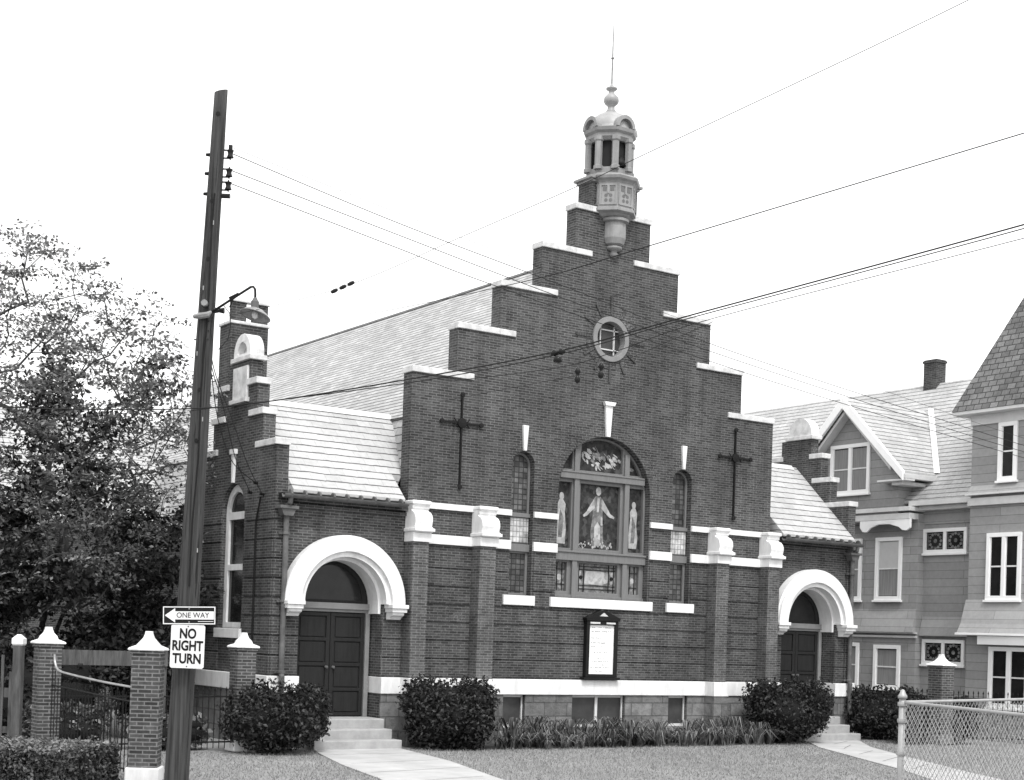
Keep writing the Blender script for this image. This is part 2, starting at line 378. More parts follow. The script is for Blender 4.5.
# tie crosses
for sx, zc, zt, zb in ((-3.97, 6.89, 7.5, 5.52), (3.93, 6.89, 7.57, 5.42)):
    c = MB(); c.box(sx - .018, sx + .018, -.06, -.02, zb, zt); c.box(sx - .52, sx + .52, -.056, -.024, zc - .018, zc + .018)
    c.lathe([(.0, -.03), (.11, -.02), (.11, .02), (0, .03)], (sx, -.06, zc), 12, Matrix.Rotation(PI / 2, 3, 'X'))
    for dx, dz in ((0, zt - zc), (0, zb - zc), (-.5, 0), (.5, 0)): c.lathe([(.0, -.02), (.055, -.015), (.055, .015), (0, .02)], (sx + dx, -.055, zc + dz), 8, Matrix.Rotation(PI / 2, 3, 'X'))
    for q in (-1, 1):
        c.tube([(sx + q * .12, -.045, zc), (sx + q * .2, -.045, zc + .1)], .014, 5); c.tube([(sx + q * .12, -.045, zc), (sx + q * .2, -.045, zc - .1)], .014, 5)
    c.box(sx - .02, sx + .02, -.03, .02, zc - .02, zc + .02)
    c.build('iron_wall_tie', 'iron', CH)
# ---- big stained window
SG = MB()
SG.prism(archpoly(-BW + .003, BW - .003, 3.265, 5.657, 28), .17, .30, 'XZ', [
    # bottom row
    [(-1.2, 3.42), (-.9, 3.42), (-.9, 4.08), (-1.2, 4.08)], [(-.56, 3.42), (.56, 3.42), (.56, 4.08), (-.56, 4.08)], [(.9, 3.42), (1.2, 3.42), (1.2, 4.08), (.9, 4.08)],
    [(-1.27, 4.40), (-.83, 4.40), (-.83, 5.90), (-1.27, 5.90)], [(-.58, 4.42), (.58, 4.42), (.58, 5.90), (-.58, 5.90)], [(.83, 4.40), (1.27, 4.40), (1.27, 5.90), (.83, 5.90)],
    [(-.62, 6.2), (.62, 6.2)] + [(1.275 * math.cos(R(a)), 5.66 + 1.275 * math.sin(R(a))) for a in range(61, 120, 4)],
    [(.83, 6.2)] + [(1.275 * math.cos(R(a)), 5.66 + 1.275 * math.sin(R(a))) for a in (25.2, 31, 37, 43, 49.3)], [(-.83, 6.2)] + [(-1.275 * math.cos(R(a)), 5.66 + 1.275 * math.sin(R(a))) for a in (25.2, 31, 37, 43, 49.3)]])
SG = SG.build('stained_glass_window', 'frame', CH, bevel=.008)
mm = MB()
for x0, x1 in ((-.795, -.66), (.66, .795)):
    mm.box(x0, x1, .10, .17, 3.27, 4.12); mm.box(x0, x1, .10, .17, 4.32, 5.98); mm.box(x0, x1, .12, .17, 6.14, 6.67)
mm.box(-1.32, 1.32, .08, .169, 4.12, 4.32); mm.box(-1.22, 1.22, .07, .169, 5.98, 6.14)
mm.box(-1.32, 1.32, .05, .12, 4.30, 4.345); mm.box(-1.2, 1.2, .05, .12, 6.115, 6.15); mm.box(-1.32, 1.32, .12, .168, 3.27, 3.34)
mm.build('mullions', 'frame', SG, bevel=.008)
def pane(x0, x1, z0, z1, mat, par=SG, y=.255, name='pane'): return MB().box(x0 - .03, x1 + .03, y, y + .02, z0 - .03, z1 + .03).build(name, mat, par)
pane(-.58, .58, 4.42, 5.90, 'st_dark'); pane(-1.27, -.83, 4.42, 5.88, 'st_dark'); pane(.83, 1.27, 4.42, 5.88, 'st_dark')
pane(-1.2, -.9, 3.42, 4.08, 'st_mid'); pane(-.56, .56, 3.42, 4.08, 'st_mid'); pane(.9, 1.2, 3.42, 4.08, 'st_mid')
MB().prism(archpoly(-1.26, 1.26, 6.1, 6.1, 8)[:2] + [(1.3 * math.cos(R(a)), 5.66 + 1.3 * math.sin(R(a))) for a in range(22, 159, 8)], .255, .275, 'XZ').build('pane', 'st_dark', SG)
def fig(polys, mat, name, cx, cz, sc, y=.25, mir=1):
    m = MB()
    for i, p in enumerate(polys): m.prism([(cx + mir * x * sc, cz + z * sc) for x, z in p], y - .0012 * i, y + .004, 'XZ')
    return m.build(name, mat, SG)
head = [(.0 + .1 * math.cos(R(a)), 1.62 + .13 * math.sin(R(a))) for a in range(0, 360, 30)]
body = [(-.2, .0), (.24, .02), (.2, .5), (.17, 1.0), (.2, 1.35), (.08, 1.47), (-.1, 1.47), (-.2, 1.35), (-.19, .9), (-.26, .4)]
armL = [(-.16, 1.38), (-.28, 1.22), (-.42, 1.0), (-.56, .88), (-.52, .83), (-.4, .88), (-.25, 1.02), (-.12, 1.12)]
armR = [(.16, 1.38), (.3, 1.2), (.46, .98), (.62, .9), (.6, .84), (.42, .88), (.26, 1.0), (.12, 1.12)]
fig([head, armL, armR], 'st_light', 'robed_figure', .0, 4.5, .78)
fig([body], 'st_robe', 'figure_robe', .0, 4.5, .78, .252)
fig([[(-.12, .0), (.12, .02), (.08, .6), (-.02, .72), (-.12, .55)], [(-.05, 1.0), (.03, 1.0), (.05, 1.42), (-.04, 1.42)], [(.1, .62), (.18, .62), (.16, .9), (.1, .85)]], 'st_light', 'figure_tunic', .0, 4.5, .78, .247)
sfig = [[(-.16, 0), (.18, 0), (.2, .5), (.14, 1.0), (.17, 1.25), (.06, 1.4), (-.08, 1.4), (-.16, 1.2), (-.13, .8), (-.2, .4)], [(.0 + .09 * math.cos(R(a)), 1.5 + .12 * math.sin(R(a))) for a in range(0, 360, 30)]]
fig(sfig, 'st_light', 'side_figure', -1.05, 4.5, .72); fig(sfig, 'st_light', 'side_figure', 1.05, 4.5, .68, mir=-1)
fig([[(-.1, .2), (.05, .2), (.1, .8), (-.05, 1.1)]], 'st_robe', 'figure_fold', -1.05, 4.5, .72, .245); fig([[(-.1, .2), (.05, .2), (.1, .8), (-.05, 1.1)]], 'st_robe', 'figure_fold', 1.05, 4.5, .68, .245)
rs_ = random.Random(5)
for gi, (cx_, cz_, wx, wz, n_, mt_) in enumerate([(-.36, 6.55, .16, .14, 16, 'st_light'), (-.14, 6.36, .14, .07, 10, 'st_light'), (.37, 6.52, .15, .12, 14, 'st_light'), (.2, 6.36, .14, .07, 10, 'st_light'), (0, 6.56, .26, .13, 22, 'st_mid'), (-1.0, 6.36, .05, .05, 4, 'st_light'), (.95, 6.36, .07, .08, 7, 'st_mid')]):
    mq = MB()
    for k in range(n_):
        x = cx_ + rs_.gauss(0, wx * .55); z = cz_ + rs_.gauss(0, wz * .5); r1, r2_ = rs_.uniform(.03, .08), rs_.uniform(.025, .07); ph = rs_.uniform(0, 90)
        if math.hypot(x, z - 5.66) > 1.2 or z < 6.2: continue
        yy_ = .247 - .0006 * k - .0003 * gi
        mq.prism([(x + r1 * math.cos(R(q + ph)), z + r2_ * math.sin(R(q))) for q in range(0, 360, 60)], yy_, .2535, 'XZ')
    mq.build('glass_angels', mt_, SG)
fl = MB()
for k in range(34):
    x = random.uniform(-.55, .55); z = 4.46 + abs(random.gauss(0, .07)); r_ = random.uniform(.015, .04)
    fl.prism([(x + r_ * math.cos(R(a)), z + r_ * math.sin(R(a)) * 1.2) for a in range(0, 360, 72)], .249, .253, 'XZ')
fl.build('glass_flowers', 'st_light', SG)['kind'] = 'stuff'
fig([[(-.34, -.14), (.14, -.16), (.34, -.1), (.36, .12), (.1, .16), (-.3, .15)], [(-.5, -.14), (-.43, -.12), (-.43, .16), (-.5, .14)], [(.42, -.14), (.5, -.12), (.5, .16), (.42, .14)]], 'st_light', 'glass_centre', 0, 3.76, 1)
lead = MB()
for x in (-.5, -.36, .36, .5): lead.box(x - .009, x + .009, .235, .25, 3.43, 4.07)
for z in (3.5, 3.58, 3.94, 4.01): lead.box(-.55, .55, .237, .249, z - .008, z + .008)
for s in (-1, 1):
    for x in (.98, 1.12): lead.box(s * x - .008, s * x + .008, .235, .25, 3.43, 4.07)
    for z in (3.58, 3.92): lead.box(s * 1.05 - .14, s * 1.05 + .14, .237, .249, z - .007, z + .007)
for x in (-.44, .44): lead.lathe([(0, -.01), (.045, -.01), (.045, .01), (0, .01)], (x, .24, 3.76), 8, Matrix.Rotation(PI / 2, 3, 'X'))
lead.build('lead_lines', 'black', SG)
fig([[(.09 * math.cos(R(a)), .09 * math.sin(R(a))) for a in range(0, 360, 30)]], 'st_light', 'glass_roundel', 1.05, 3.74, .8); fig([[(.09 * math.cos(R(a)), .09 * math.sin(R(a))) for a in range(0, 360, 30)]], 'st_light', 'glass_roundel', -1.05, 3.74, .8)
# ---- slim side windows
for sx in (-2.295, 2.305):
    w = MB().prism(archpoly(sx - .297, sx + .297, 3.265, 6.147, 14), .16, .24, 'XZ', [[(sx - .235, 3.32), (sx + .235, 3.32), (sx + .235, 4.2), (sx - .235, 4.2)], archpoly(sx - .245, sx + .245, 5.10, 6.145, 12)]).build('narrow_window', 'frame', CH, bevel=.005)
    MB().box(sx - .25, sx + .25, .20, .22, 3.3, 4.22).build('pane', 'lattice', w)
    MB().prism(archpoly(sx - .265, sx + .265, 5.09, 6.145, 10), .20, .22, 'XZ').build('pane', 'lattice', w)
    MB().box(sx - .27, sx + .27, .135, .162, 4.44, 4.98).build('pale_panel', 'lattice_w', w)
    MB().box(sx - .296, sx + .296, .10, .162, 4.24, 4.40).build('transom', 'frame', w, bevel=.005); MB().box(sx - .296, sx + .296, .10, .162, 5.0, 5.08).build('transom', 'frame', w, bevel=.005)
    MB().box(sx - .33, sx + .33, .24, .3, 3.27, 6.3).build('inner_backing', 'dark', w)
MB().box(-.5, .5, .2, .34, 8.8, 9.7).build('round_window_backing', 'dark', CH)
# ---- cellar windows
for a, b_, n in ((-2.67, -2.08, 1), (-.79, .74, 2), (2.04, 2.63, 1)):
    fr = MB(); fr.box(a, b_, .06, .12, 1.02, 1.079); fr.box(a, b_, .06, .12, .35, .41)
    for k in range(n + 1):
        x = a + (b_ - a) * k / n; hw = .035; fr.box(max(a, x - hw), min(b_, x + hw), .055, .125, .352, 1.078)
    w = fr.build('cellar_window', 'flash', CH); MB().box(a, b_, .085, .10, .36, 1.07).build('pane', 'glass2', w)
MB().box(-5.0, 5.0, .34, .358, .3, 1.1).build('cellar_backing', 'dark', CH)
# ---- wings
def wing(s):
    X = lambda x: s * x
    def bx(mb, a, b_, *r): a, b_ = sorted((X(a), X(b_))); return mb.box(a, b_, *r)
    cx = 6.675 * s
    hw = .95
    # front wall with arched doorway
    a, b_ = sorted((X(5.21), X(7.97)))
    o = [(a, 0), (cx - hw, 0)] + list(reversed(arc(cx, 2.93, hw, 0, 180, 24))) + [(cx + hw, 0), (b_, 0), (b_, 5.0), (a, 5.0)]
    MB().prism(o, .02, .56, 'XZ').build('porch_wall', 'brick', CH)
    strips(None, [tuple(sorted((X(7.64), X(7.965)))), tuple(sorted((X(5.26), X(5.71))))], 1.46, 2.9, -.005)
    stp = MB(); strips(stp, [tuple(sorted((X(7.97), X(8.24))))], 1.46, 4.7, -.03); stp.build('banded_brick_courses', 'brick', CH, bevel=.012)
    strips(None, [(-.0, 1.34), (2.56, 3.9)], 1.46, 4.7, X(8.27) if s < 0 else 8.236, (), 'Y')
    for q_ in ((7.63, 7.86, -.03, .54, 0, 1.08), (5.25, 5.715, -.03, .54, 0, 1.08), (7.86, 8.29, -.04, .0, 0, 1.08), (8.24, 8.29, 0, 3.9, 0, 1.08)): f = MB(); bx(f, *q_); f.build('foundation', 'found', CH)
    for q_ in ((7.61, 7.87, -.07, .53, 1.08, 1.42), (5.25, 5.735, -.07, .53, 1.08, 1.42), (7.87, 8.33, -.075, .0, 1.08, 1.42), (8.24, 8.33, 0, 3.9, 1.08, 1.42)): f = MB(); bx(f, *q_); f.build('base_band', 'white', CH, bevel=.01)
    # gable end wall, stepped
    yc = 1.95
    half = [(0, 0), (0, 6.02), (.68, 6.02), (.68, 6.70), (1.02, 6.70), (1.02, 7.36), (1.40, 7.36), (1.40, 7.9)]
    poly = half + [(2 * yc - y, z) for y, z in reversed(half)]
    win = archpoly(yc + .08 - .58, yc + .08 + .58, 2.33, 4.78, 16)
    x0, x1 = sorted((X(7.97), X(8.24)))
    MB().prism(poly, x0, x1, 'YZ', [win]).build('gable_wall', 'brick', CH)
    for sg in (-1, 1):
        for (ya, yb, z) in ((-.04, .96, 6.02), (.64, 1.34, 6.70), (.98, 1.46, 7.36)):
            yy = sorted((ya, yb) if sg < 0 else (2 * yc - ya, 2 * yc - yb))
            MB().box(x0 - (.05 if s < 0 else .02), x1 + (.02 if s < 0 else .05), yy[0], yy[1], z, z + .13).build('gable_coping', 'stone', CH, bevel=.012)
    # niche pediment
    yg = yc; yc = 1.82
    ped = MB().prism(archpoly(yc - .42, yc + .42, 8.0, 8.06, 18), *((x0 - .02, (x0 + x1) / 2) if s < 0 else ((x0 + x1) / 2, x1 + .02)), 'YZ', [[(yc - .22, 8.06), (yc + .22, 8.06)] + arc(yc, 8.06, .24, 5, 175, 10)]).build('gable_pediment', 'white', CH, bevel=.015)
    MB().box(x0 - .06, x1 + .06, yc - .50, yc + .50, 7.9, 8.0).build('ledge', 'stone', ped, bevel=.012)
    MB().prism(archpoly(yc - .42, yc + .42, 8.0, 8.06, 18), *(((x0 + x1) / 2 + .001, x1 + .02) if s < 0 else (x0 - .02, (x0 + x1) / 2 - .001)), 'YZ').build('niche_back', 'stone', ped)
    xo = X(8.24); 
    MB().box(*sorted((xo, xo + s * .05)), yc - .36, yc + .36, 7.12, 7.78).build('pale_plaque', 'stone', ped, bevel=.008)
    MB().box(*sorted((xo, xo + s * .10)), yc - .42, yc + .42, 7.02, 7.11).build('plaque_sill', 'stone', ped, bevel=.008)
    yc = yg
    kx = sorted((xo, xo + s * .06))
    m = MB().prism([(yc + .05, 5.38), (yc + .11, 5.38), (yc + .14, 6.0), (yc + .02, 6.0)], kx[0], kx[1], 'YZ'); m.box(kx[0] - .02, kx[1] + .02, yc - .04, yc + .2, 5.98, 6.08)
    m.build('keystone', 'white', CH)
    # side window
    yw = yc + .08; fx = sorted((xo - s * .2, xo - s * .1))
    holes = [[(yw - .42, 2.46), (yw + .42, 2.46), (yw + .42, 3.55), (yw - .42, 3.55)], [(yw - .42, 3.68), (yw + .42, 3.68), (yw + .42, 4.62), (yw - .42, 4.62)], [(yw - .4, 4.78), (yw + .4, 4.78)] + arc(yw, 4.78, .42, 10, 170, 12)]
    w = MB().prism(archpoly(yw - .577, yw + .577, 2.34, 4.777, 16), fx[0], fx[1], 'YZ', holes).build('gable_window', 'white', CH, bevel=.01)
    MB().box(*sorted((xo - s * .15, xo - s * .17)), yw - .5, yw + .5, 2.4, 5.28).build('pane', 'glass', w)
    MB().box(*sorted((xo - s * .3, xo + s * .07)), yw - .66, yw + .66, 2.13, 2.33).build('window_sill', 'white', w, bevel=.01)
    # roof
    rp = [(-.26, 5.06), (-.26, 5.13), (yc, 7.17), (4.16, 5.13), (4.16, 5.06)]
    a, b_ = sorted((X(5.42), X(7.97)))
    m = MB().prism(rp, a, b_, 'YZ')
    a, b_ = sorted((X(4.5), X(5.42)))
    m.prism([(.37, 5.06), (.37, 5.13 + (.63) * .923), (yc, 7.17), (4.16, 5.13), (4.16, 5.06)], a, b_, 'YZ')
    m.build('porch_roof', 'slate', CH)
    a, b_ = sorted((X(4.62), X(7.8)))
    MB().prism([(yc - .13, 7.08), (yc, 7.21), (yc + .13, 7.08)], a, b_, 'YZ').build('ridge_flashing', 'flash', CH)
    # gutter and cornice
    a, b_ = sorted((X(5.40), X(8.2)))
    g = MB(); n = 8
    pr_ = [(-.30 + .085 * math.cos(R(180 + 180 * i / n)), 5.03 + .085 * math.sin(R(180 + 180 * i / n))) for i in range(n + 1)]
    pr2 = [(-.30 + .07 * math.cos(R(360 - 180 * i / n)), 5.03 + .07 * math.sin(R(360 - 180 * i / n))) for i in range(n + 1)]
    g.prism(pr_ + pr2, a, b_, 'YZ')
    for k in range(9):
        x = a + .15 + (b_ - a - .3) * k / 8; g.lathe([(.06, -.025), (.092, -.02), (.092, .02), (.06, .025)], (x, -.30, 5.03), 8, Matrix.Rotation(PI / 2, 3, 'Y'))
    g.build('gutter', 'gutter', CH); MB().box(a + .02, b_ - .02, -.235, -.03, 4.985, 5.055).build('fascia', 'door', CH)
    a, b_ = sorted((X(5.26), X(7.86)))
    m = MB(); m.box(a, b_, -.06, .02, 4.80, 4.86); m.box(a, b_, -.12, .02, 4.90, 4.98); m.build('cornice', 'brick', CH)
    # rain head and downpipe
    px = X(8.04)
    d = MB(); d.tube([(px + .0 * s, -.30, 4.97), (px, -.28, 4.86), (px, -.16, 4.80)], .05, 8)
    d.tube([(px, -.13, 4.62), (px, -.13, 1.5), (px, -.17, 1.42), (px, -.17, .75), (px, -.25, .62)], .055, 10)
    for z in (4.25, 2.9, 1.5): d.lathe([(.055, -.03), (.075, -.02), (.075, .02), (.055, .03)], (px, -.13, z), 10); d.box(px - .12, px + .12, -.08, .0, z - .02, z + .02)
    dp = d.build('downpipe', 'gutter', CH)
    d = MB(); d.box(px - .2, px + .2, -.27, .0, 4.74, 4.80); d.prism([(px - .16, 4.74), (px + .16, 4.74), (px + .10, 4.6), (px - .10, 4.6)], -.23, -.03, 'XZ'); d.build('rain_head', 'gutter', dp)
    # white hood arch
    def ring(r0, r1, y0, y1, tail=0, n=36):
        o = [(cx + r1, 2.93 - tail)] if tail else []
        o += arc(cx, 2.93, r1, 0, 180, n)
        if tail: o += [(cx - r1, 2.93 - tail), (cx - r0, 2.93 - tail)]
        o += list(reversed(arc(cx, 2.93, r0, 0, 180, n)))
        if tail: o += [(cx + r0, 2.93 - tail)]
        return MB().prism(o, y0, y1, 'XZ')
    hood = ring(1.035, 1.31, -.28, .018); hd = hood.build('porch_arch', 'white', CH, bevel=.015)
    ring(1.31, 1.37, -.22, .015).build('outer_moulding', 'white', hd, bevel=.01)
    ring(.93, 1.034, -.20, .30, .0).build('soffit', 'white', hd)
    ring(.865, .929, .05, .50, .2).build('inner_soffit', 'white', hd)
    for q in (-1, 1):
        c = MB(); xx = cx + q * 1.17
        c.box(xx - .18, xx + .21, -.36, .018, 2.85, 2.93) if q > 0 else c.box(xx - .21, xx + .18, -.36, .018, 2.85, 2.93)
        c.box(xx - .16, xx + .19, -.32, .017, 2.77, 2.85) if q > 0 else c.box(xx - .19, xx + .16, -.32, .017, 2.77, 2.85)
        c.prism([(.016, 2.77), (-.28, 2.77), (-.26, 2.71), (-.16, 2.67), (-.12, 2.62), (.016, 2.62)], xx - .13, xx + .15, 'YZ')
        c.build('corbel', 'white', hd, bevel=.01)
    # door
    dr = MB(); y0 = .50
    dr.box(cx - .865, cx + .865, y0 - .05, y0 + .06, 2.74, 2.80); dr.box(cx - .90, cx + .90, y0 - .10, y0 + .06, 2.80, 2.93)
    for q in (-1, 1): a_ = sorted((cx + q * .80, cx + q * .90)); dr.box(a_[0], a_[1], y0 - .08, y0 + .06, .575, 2.74)
    do = dr.build('double_door', plain('grey_door_frame', .20, .6, .15, 5), CH, bevel=.008)
    for q in (-1, 1):
        lx = sorted((cx + q * .005, cx + q * .80)); l = MB().box(lx[0], lx[1], y0, y0 + .05, .58, 2.74)
        for k in range(4):
            z0 = .68 + k * .515; l.box(lx[0] + .12, lx[1] - .12, y0 - .02, y0, z0, z0 + .40); 
        for k in range(5):
            z0 = .59 + k * .515; l.box(lx[0] + .0, lx[1], y0 - .035, y0, z0, z0 + .07)
        l.box(lx[0], lx[0] + .09, y0 - .034, y0, .59, 2.73); l.box(lx[1] - .09, lx[1], y0 - .034, y0, .59, 2.73)
        lf = l.build('door_leaf', 'door', do, bevel=.008)
        MB().lathe([(0, 0), (.03, .0), (.03, .02), (.015, .03), (.03, .06), (.0, .07)], (cx + q * .08, y0 - .03, 1.6), 10, Matrix.Rotation(PI / 2, 3, 'X')).build('handle', 'gutter', lf)
    fan = MB().prism([(cx - .86, 2.931), (cx + .86, 2.931)] + arc(cx, 2.935, .86, 0, 180, 20), y0 - .02, y0 + .04, 'XZ', [[(cx - .7, 2.99), (cx + .7, 2.99)] + arc(cx, 2.99, .72, 4, 176, 18)]).build('fanlight', 'door', do, bevel=.006)
    MB().prism([(cx - .8, 2.95), (cx + .8, 2.95)] + arc(cx, 2.95, .78, 4, 176, 18), y0, y0 + .03, 'XZ').build('pane', 'glass', fan)
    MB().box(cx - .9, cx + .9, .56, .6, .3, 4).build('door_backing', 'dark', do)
    # steps
    m = MB(); m.box(cx - .92, cx + .92, -.3, .49, 0, .575); m.box(cx - .93, cx + .93, -.62, -.3, 0, .385); m.box(cx - 1.0, cx + .98, -.95, -.62, 0, .19)
    m.build('stone_steps', 'conc', CH, bevel=.02)
    m = MB(); bx(m, 5.2, 7.84, 3.55, 3.9, 0, 5.06); m.build('porch_rear_wall', 'brick', CH)
for s in (-1, 1): wing(s)
# ---- nave
MB().box(-5.15, 5.15, .37, 21.6, 0, 5.1).build('nave_wall', 'brick', CH)
MB().prism([(-5.12, 5.0), (-5.45, 5.0), (-4.62, 7.08), (-4.5, 7.08)], .37, 21.8, 'XZ').prism([(5.12, 5.0), (5.45, 5.0), (4.62, 7.08), (4.5, 7.08)], .37, 21.8, 'XZ').build('lower_roof', 'slate_side', CH)
nr = MB().prism([(-4.68, 7.085), (0, 11.44), (4.68, 7.085)], .37, 21.8, 'XZ').build('nave_roof', 'slate_fine', CH)
MB().prism([(-.09, 11.38), (0, 11.47), (.09, 11.38)], .37, 21.8, 'XZ').build('ridge_tiles', 'gutter', nr)
# rear hall
MB().box(-11.5, -5.2, 14.5, 21.3, 0, 5.2).build('rear_hall_wall', 'brick', CH)
MB().prism([(14.2, 5.1), (14.2, 5.2), (17.9, 8.7), (21.6, 5.2), (21.6, 5.1)], -11.8, -2.6, 'YZ').build('rear_hall_roof', 'slate', CH)
# ---- chimney behind the left gable
cy0, cy1 = 3.32, 3.8
c = MB().box(-8.02, -7.15, 3.0, 3.6, 5.5, 8.93).build('chimney', 'brick', CH)
MB().box(-8.05, -7.12, 2.97, 3.63, 8.93, 9.0).build('chimney_ledge', 'stone', c, bevel=.015)
for a, b_ in ((-8.0, -7.66), (-7.50, -7.15)): MB().box(a, b_, 3.04, 3.16, 9.0, 9.42).build('flue', 'brick', c)
MB().box(-8.02, -7.13, 3.0, 3.2, 9.42, 9.47).build('chimney_slab', 'stone', c, bevel=.01)
# ---- lantern on the gable
LT = MB().box(-.66, .66, .006, .52, 12.0, 12.84).build('lantern_pier', 'brick', CH)
MB().box(-.76, .76, -.08, .60, 12.84, 12.90).box(-.70, .70, -.04, .56, 12.78, 12.84).build('pier_ledge', 'lant', LT, bevel=.01)
oc = (0, .13, 0); a0 = R(22.5)
def octo(prof, c, mat, name, parent, bevel=0): return MB().lathe(prof, c, 8, None, a0).build(name, mat, parent, bevel=bevel)
# corbel pendant
MB().lathe([(.0, 11.12), (.07, 11.14), (.11, 11.2), (.07, 11.26), (.1, 11.28), (.18, 11.31), (.2, 11.36), (.16, 11.38)], (0, -.02, 0), 14).build('pendant_knob', 'lant', LT, smooth=True)
pe = MB(); n = 40
prf = [(.16, 11.38), (.24, 11.42), (.28, 11.55), (.28, 11.8), (.27, 11.9), (.33, 11.93), (.33, 11.99)]
o = len(pe.v)
for r_, z in prf:
    for k in range(n):
        t = 2 * PI * k / n; fl_ = 1 - .07 * abs(math.sin(4 * t + .2)) ** .5 if z < 11.92 else 1
        pe.v.append((r_ * fl_ * math.cos(t), -.02 + r_ * fl_ * math.sin(t), z))
for i in range(len(prf) - 1):
    for k in range(n): a_ = o + i * n + k; b2 = o + i * n + (k + 1) % n; pe.f.append((a_, b2, b2 + n, a_ + n))
pe.f.append(tuple(range(n))); pe.f.append(tuple(range((len(prf) - 1) * n, len(prf) * n)))
pe.build('fluted_corbel', 'lant', LT)
dm = octo([(.34, 11.98), (.44, 12.02), (.50, 12.08), (.60, 12.12), (.60, 12.18), (.57, 12.20), (.57, 12.76), (.60, 12.80), (.66, 12.84), (.68, 12.90), (.62, 12.95)], oc, 'lant', 'panelled_drum', LT)
# panels on drum
pn = MB(); pd = MB()
for k in range(8):
    t = 2 * PI * k / 8; ap = .57 * math.cos(PI / 8); u = Vector((-math.sin(t), math.cos(t), 0)); nrm = Vector((math.cos(t), math.sin(t), 0)); o = Vector(oc) + nrm * ap
    def P(a, z, d=0): return tuple(o + u * a + nrm * d + Vector((0, 0, z)))
    def slab(mb, a0_, a1_, z0, z1, d0, d1):
        vs = [P(a, z, d) for d in (d0, d1) for z in (z0, z1) for a in (a0_, a1_)]
        mb.add(vs, [(0, 1, 3, 2), (4, 6, 7, 5), (0, 4, 5, 1), (2, 3, 7, 6), (0, 2, 6, 4), (1, 5, 7, 3)])
    for (a0_, a1_, z0, z1) in ((-.2, -.16, 12.24, 12.72), (.16, .2, 12.24, 12.72), (-.16, .16, 12.24, 12.28), (-.16, .16, 12.68, 12.72), (-.025, .025, 12.5, 12.68)): slab(pn, a0_, a1_, z0, z1, .0, .02)
    for q in (-1, 1): slab(pd, q * .085 - .045, q * .085 + .045, 12.55, 12.65, .0, .004)
    for j in range(4):
        tt = R(45 + 90 * j); cc = Vector(P(.075 * math.cos(tt), 12.40 + .075 * math.sin(tt), .004))
        vs = [tuple(cc + (u * math.cos(R(q)) + Vector((0, 0, 1)) * math.sin(R(q))) * .042) for q in range(0, 360, 45)]; pd.add(vs, [tuple(range(8))])
pn.build('panel_mouldings', 'lant', dm); pd.build('quatrefoil_recesses', 'lant_dk', dm)
uc = (0, .25, 0)
octo([(.60, 12.90), (.60, 12.98), (.54, 13.02)], uc, 'lant', 'lantern_sill', LT)
octo([(.5, 12.98), (.5, 13.0), (.52, 13.14), (.5, 13.16)], uc, 'lant', 'lantern_dado', LT)
for k in range(8):
    t = a0 + 2 * PI * k / 8; x, y = .50 * math.cos(t), .25 + .50 * math.sin(t)
    c = MB(); c.lathe([(.11, 13.1), (.11, 13.18), (.085, 13.2), (.085, 13.74), (.11, 13.77), (.11, 13.86)], (x, y, 0), 6, None, t); c.build('lantern_post', 'lant', LT)
octo([(.41, 13.15), (.41, 13.8)], uc, 'dark', 'opening_shade_core', LT)  # solid dark core: shade inside the lantern openings put into colour
ib = MB().lathe([(.0, 13.2), (.14, 13.22), (.11, 13.3), (.08, 13.4), (.0, 13.44)], (0, -.16, 0), 12).build('bell', 'iron', LT, smooth=True)
octo([(.50, 13.78), (.56, 13.86), (.56, 13.93), (.62, 13.98), (.64, 14.05), (.58, 14.08)], uc, 'lant', 'lantern_cornice', LT)
for k in range(8):
    if k % 2: continue
for k in range(8):
    t = 2 * PI * k / 8; nrm = Vector((math.cos(t), math.sin(t), 0)); u = Vector((-math.sin(t), math.cos(t), 0)); c0 = Vector(uc)
    if k % 2 == 1: continue
    t2 = t + R(45) * 0
    m = MB(); n = 12; ov = []
    for d in (.40, .60):
        for rr in (.27, .19):
            ov.append([tuple(c0 + nrm * d + u * rr * math.cos(R(180 * i / n)) + Vector((0, 0, 14.06 + rr * 1.05 * math.sin(R(180 * i / n))))) for i in range(n + 1)])
    flat = [p for l in ov for p in l]; L_ = n + 1; fs = []
    for i in range(n):
        fs += [(i, i + 1, L_ + i + 1, L_ + i), (2 * L_ + i, 3 * L_ + i, 3 * L_ + i + 1, 2 * L_ + i + 1), (i, 2 * L_ + i, 2 * L_ + i + 1, i + 1), (L_ + i, L_ + i + 1, 3 * L_ + i + 1, 3 * L_ + i)]
    m.add(flat, fs)
    back = [tuple(c0 + nrm * .50 + u * .2 * math.cos(R(180 * i / n)) + Vector((0, 0, 14.06 + .21 * math.sin(R(180 * i / n))))) for i in range(n + 1)]
    m.add(back, [tuple(range(n + 1))])
    m.build('lunette', 'lant', LT)
DM = MB().lathe([(.57, 14.06)] + [(.53 * math.cos(R(a)), 14.08 + .48 * math.sin(R(a))) for a in range(0, 86, 8)] + [(.06, 14.56)], uc, 24).build('dome', 'dome', LT, smooth=True)
MB().lathe([(.12, 14.52), (.14, 14.56), (.09, 14.62), (.08, 14.7), (.15, 14.76), (.18, 14.82), (.17, 14.9), (.10, 14.98), (.06, 15.02), (.07, 15.06), (.13, 15.1), (.13, 15.13), (.05, 15.16), (.03, 15.22)], uc, 16).build('finial', 'dome', DM, smooth=True)
MB().tube([(0, .25, 15.2), (0, .25, 15.85), (0, .25, 16.4), (0, .25, 16.75)], [.024, .02, .014, .004], 6).lathe([(.02, 15.8), (.045, 15.83), (.02, 15.86)], uc, 8).build('lightning_rod', 'lampmetal', DM)

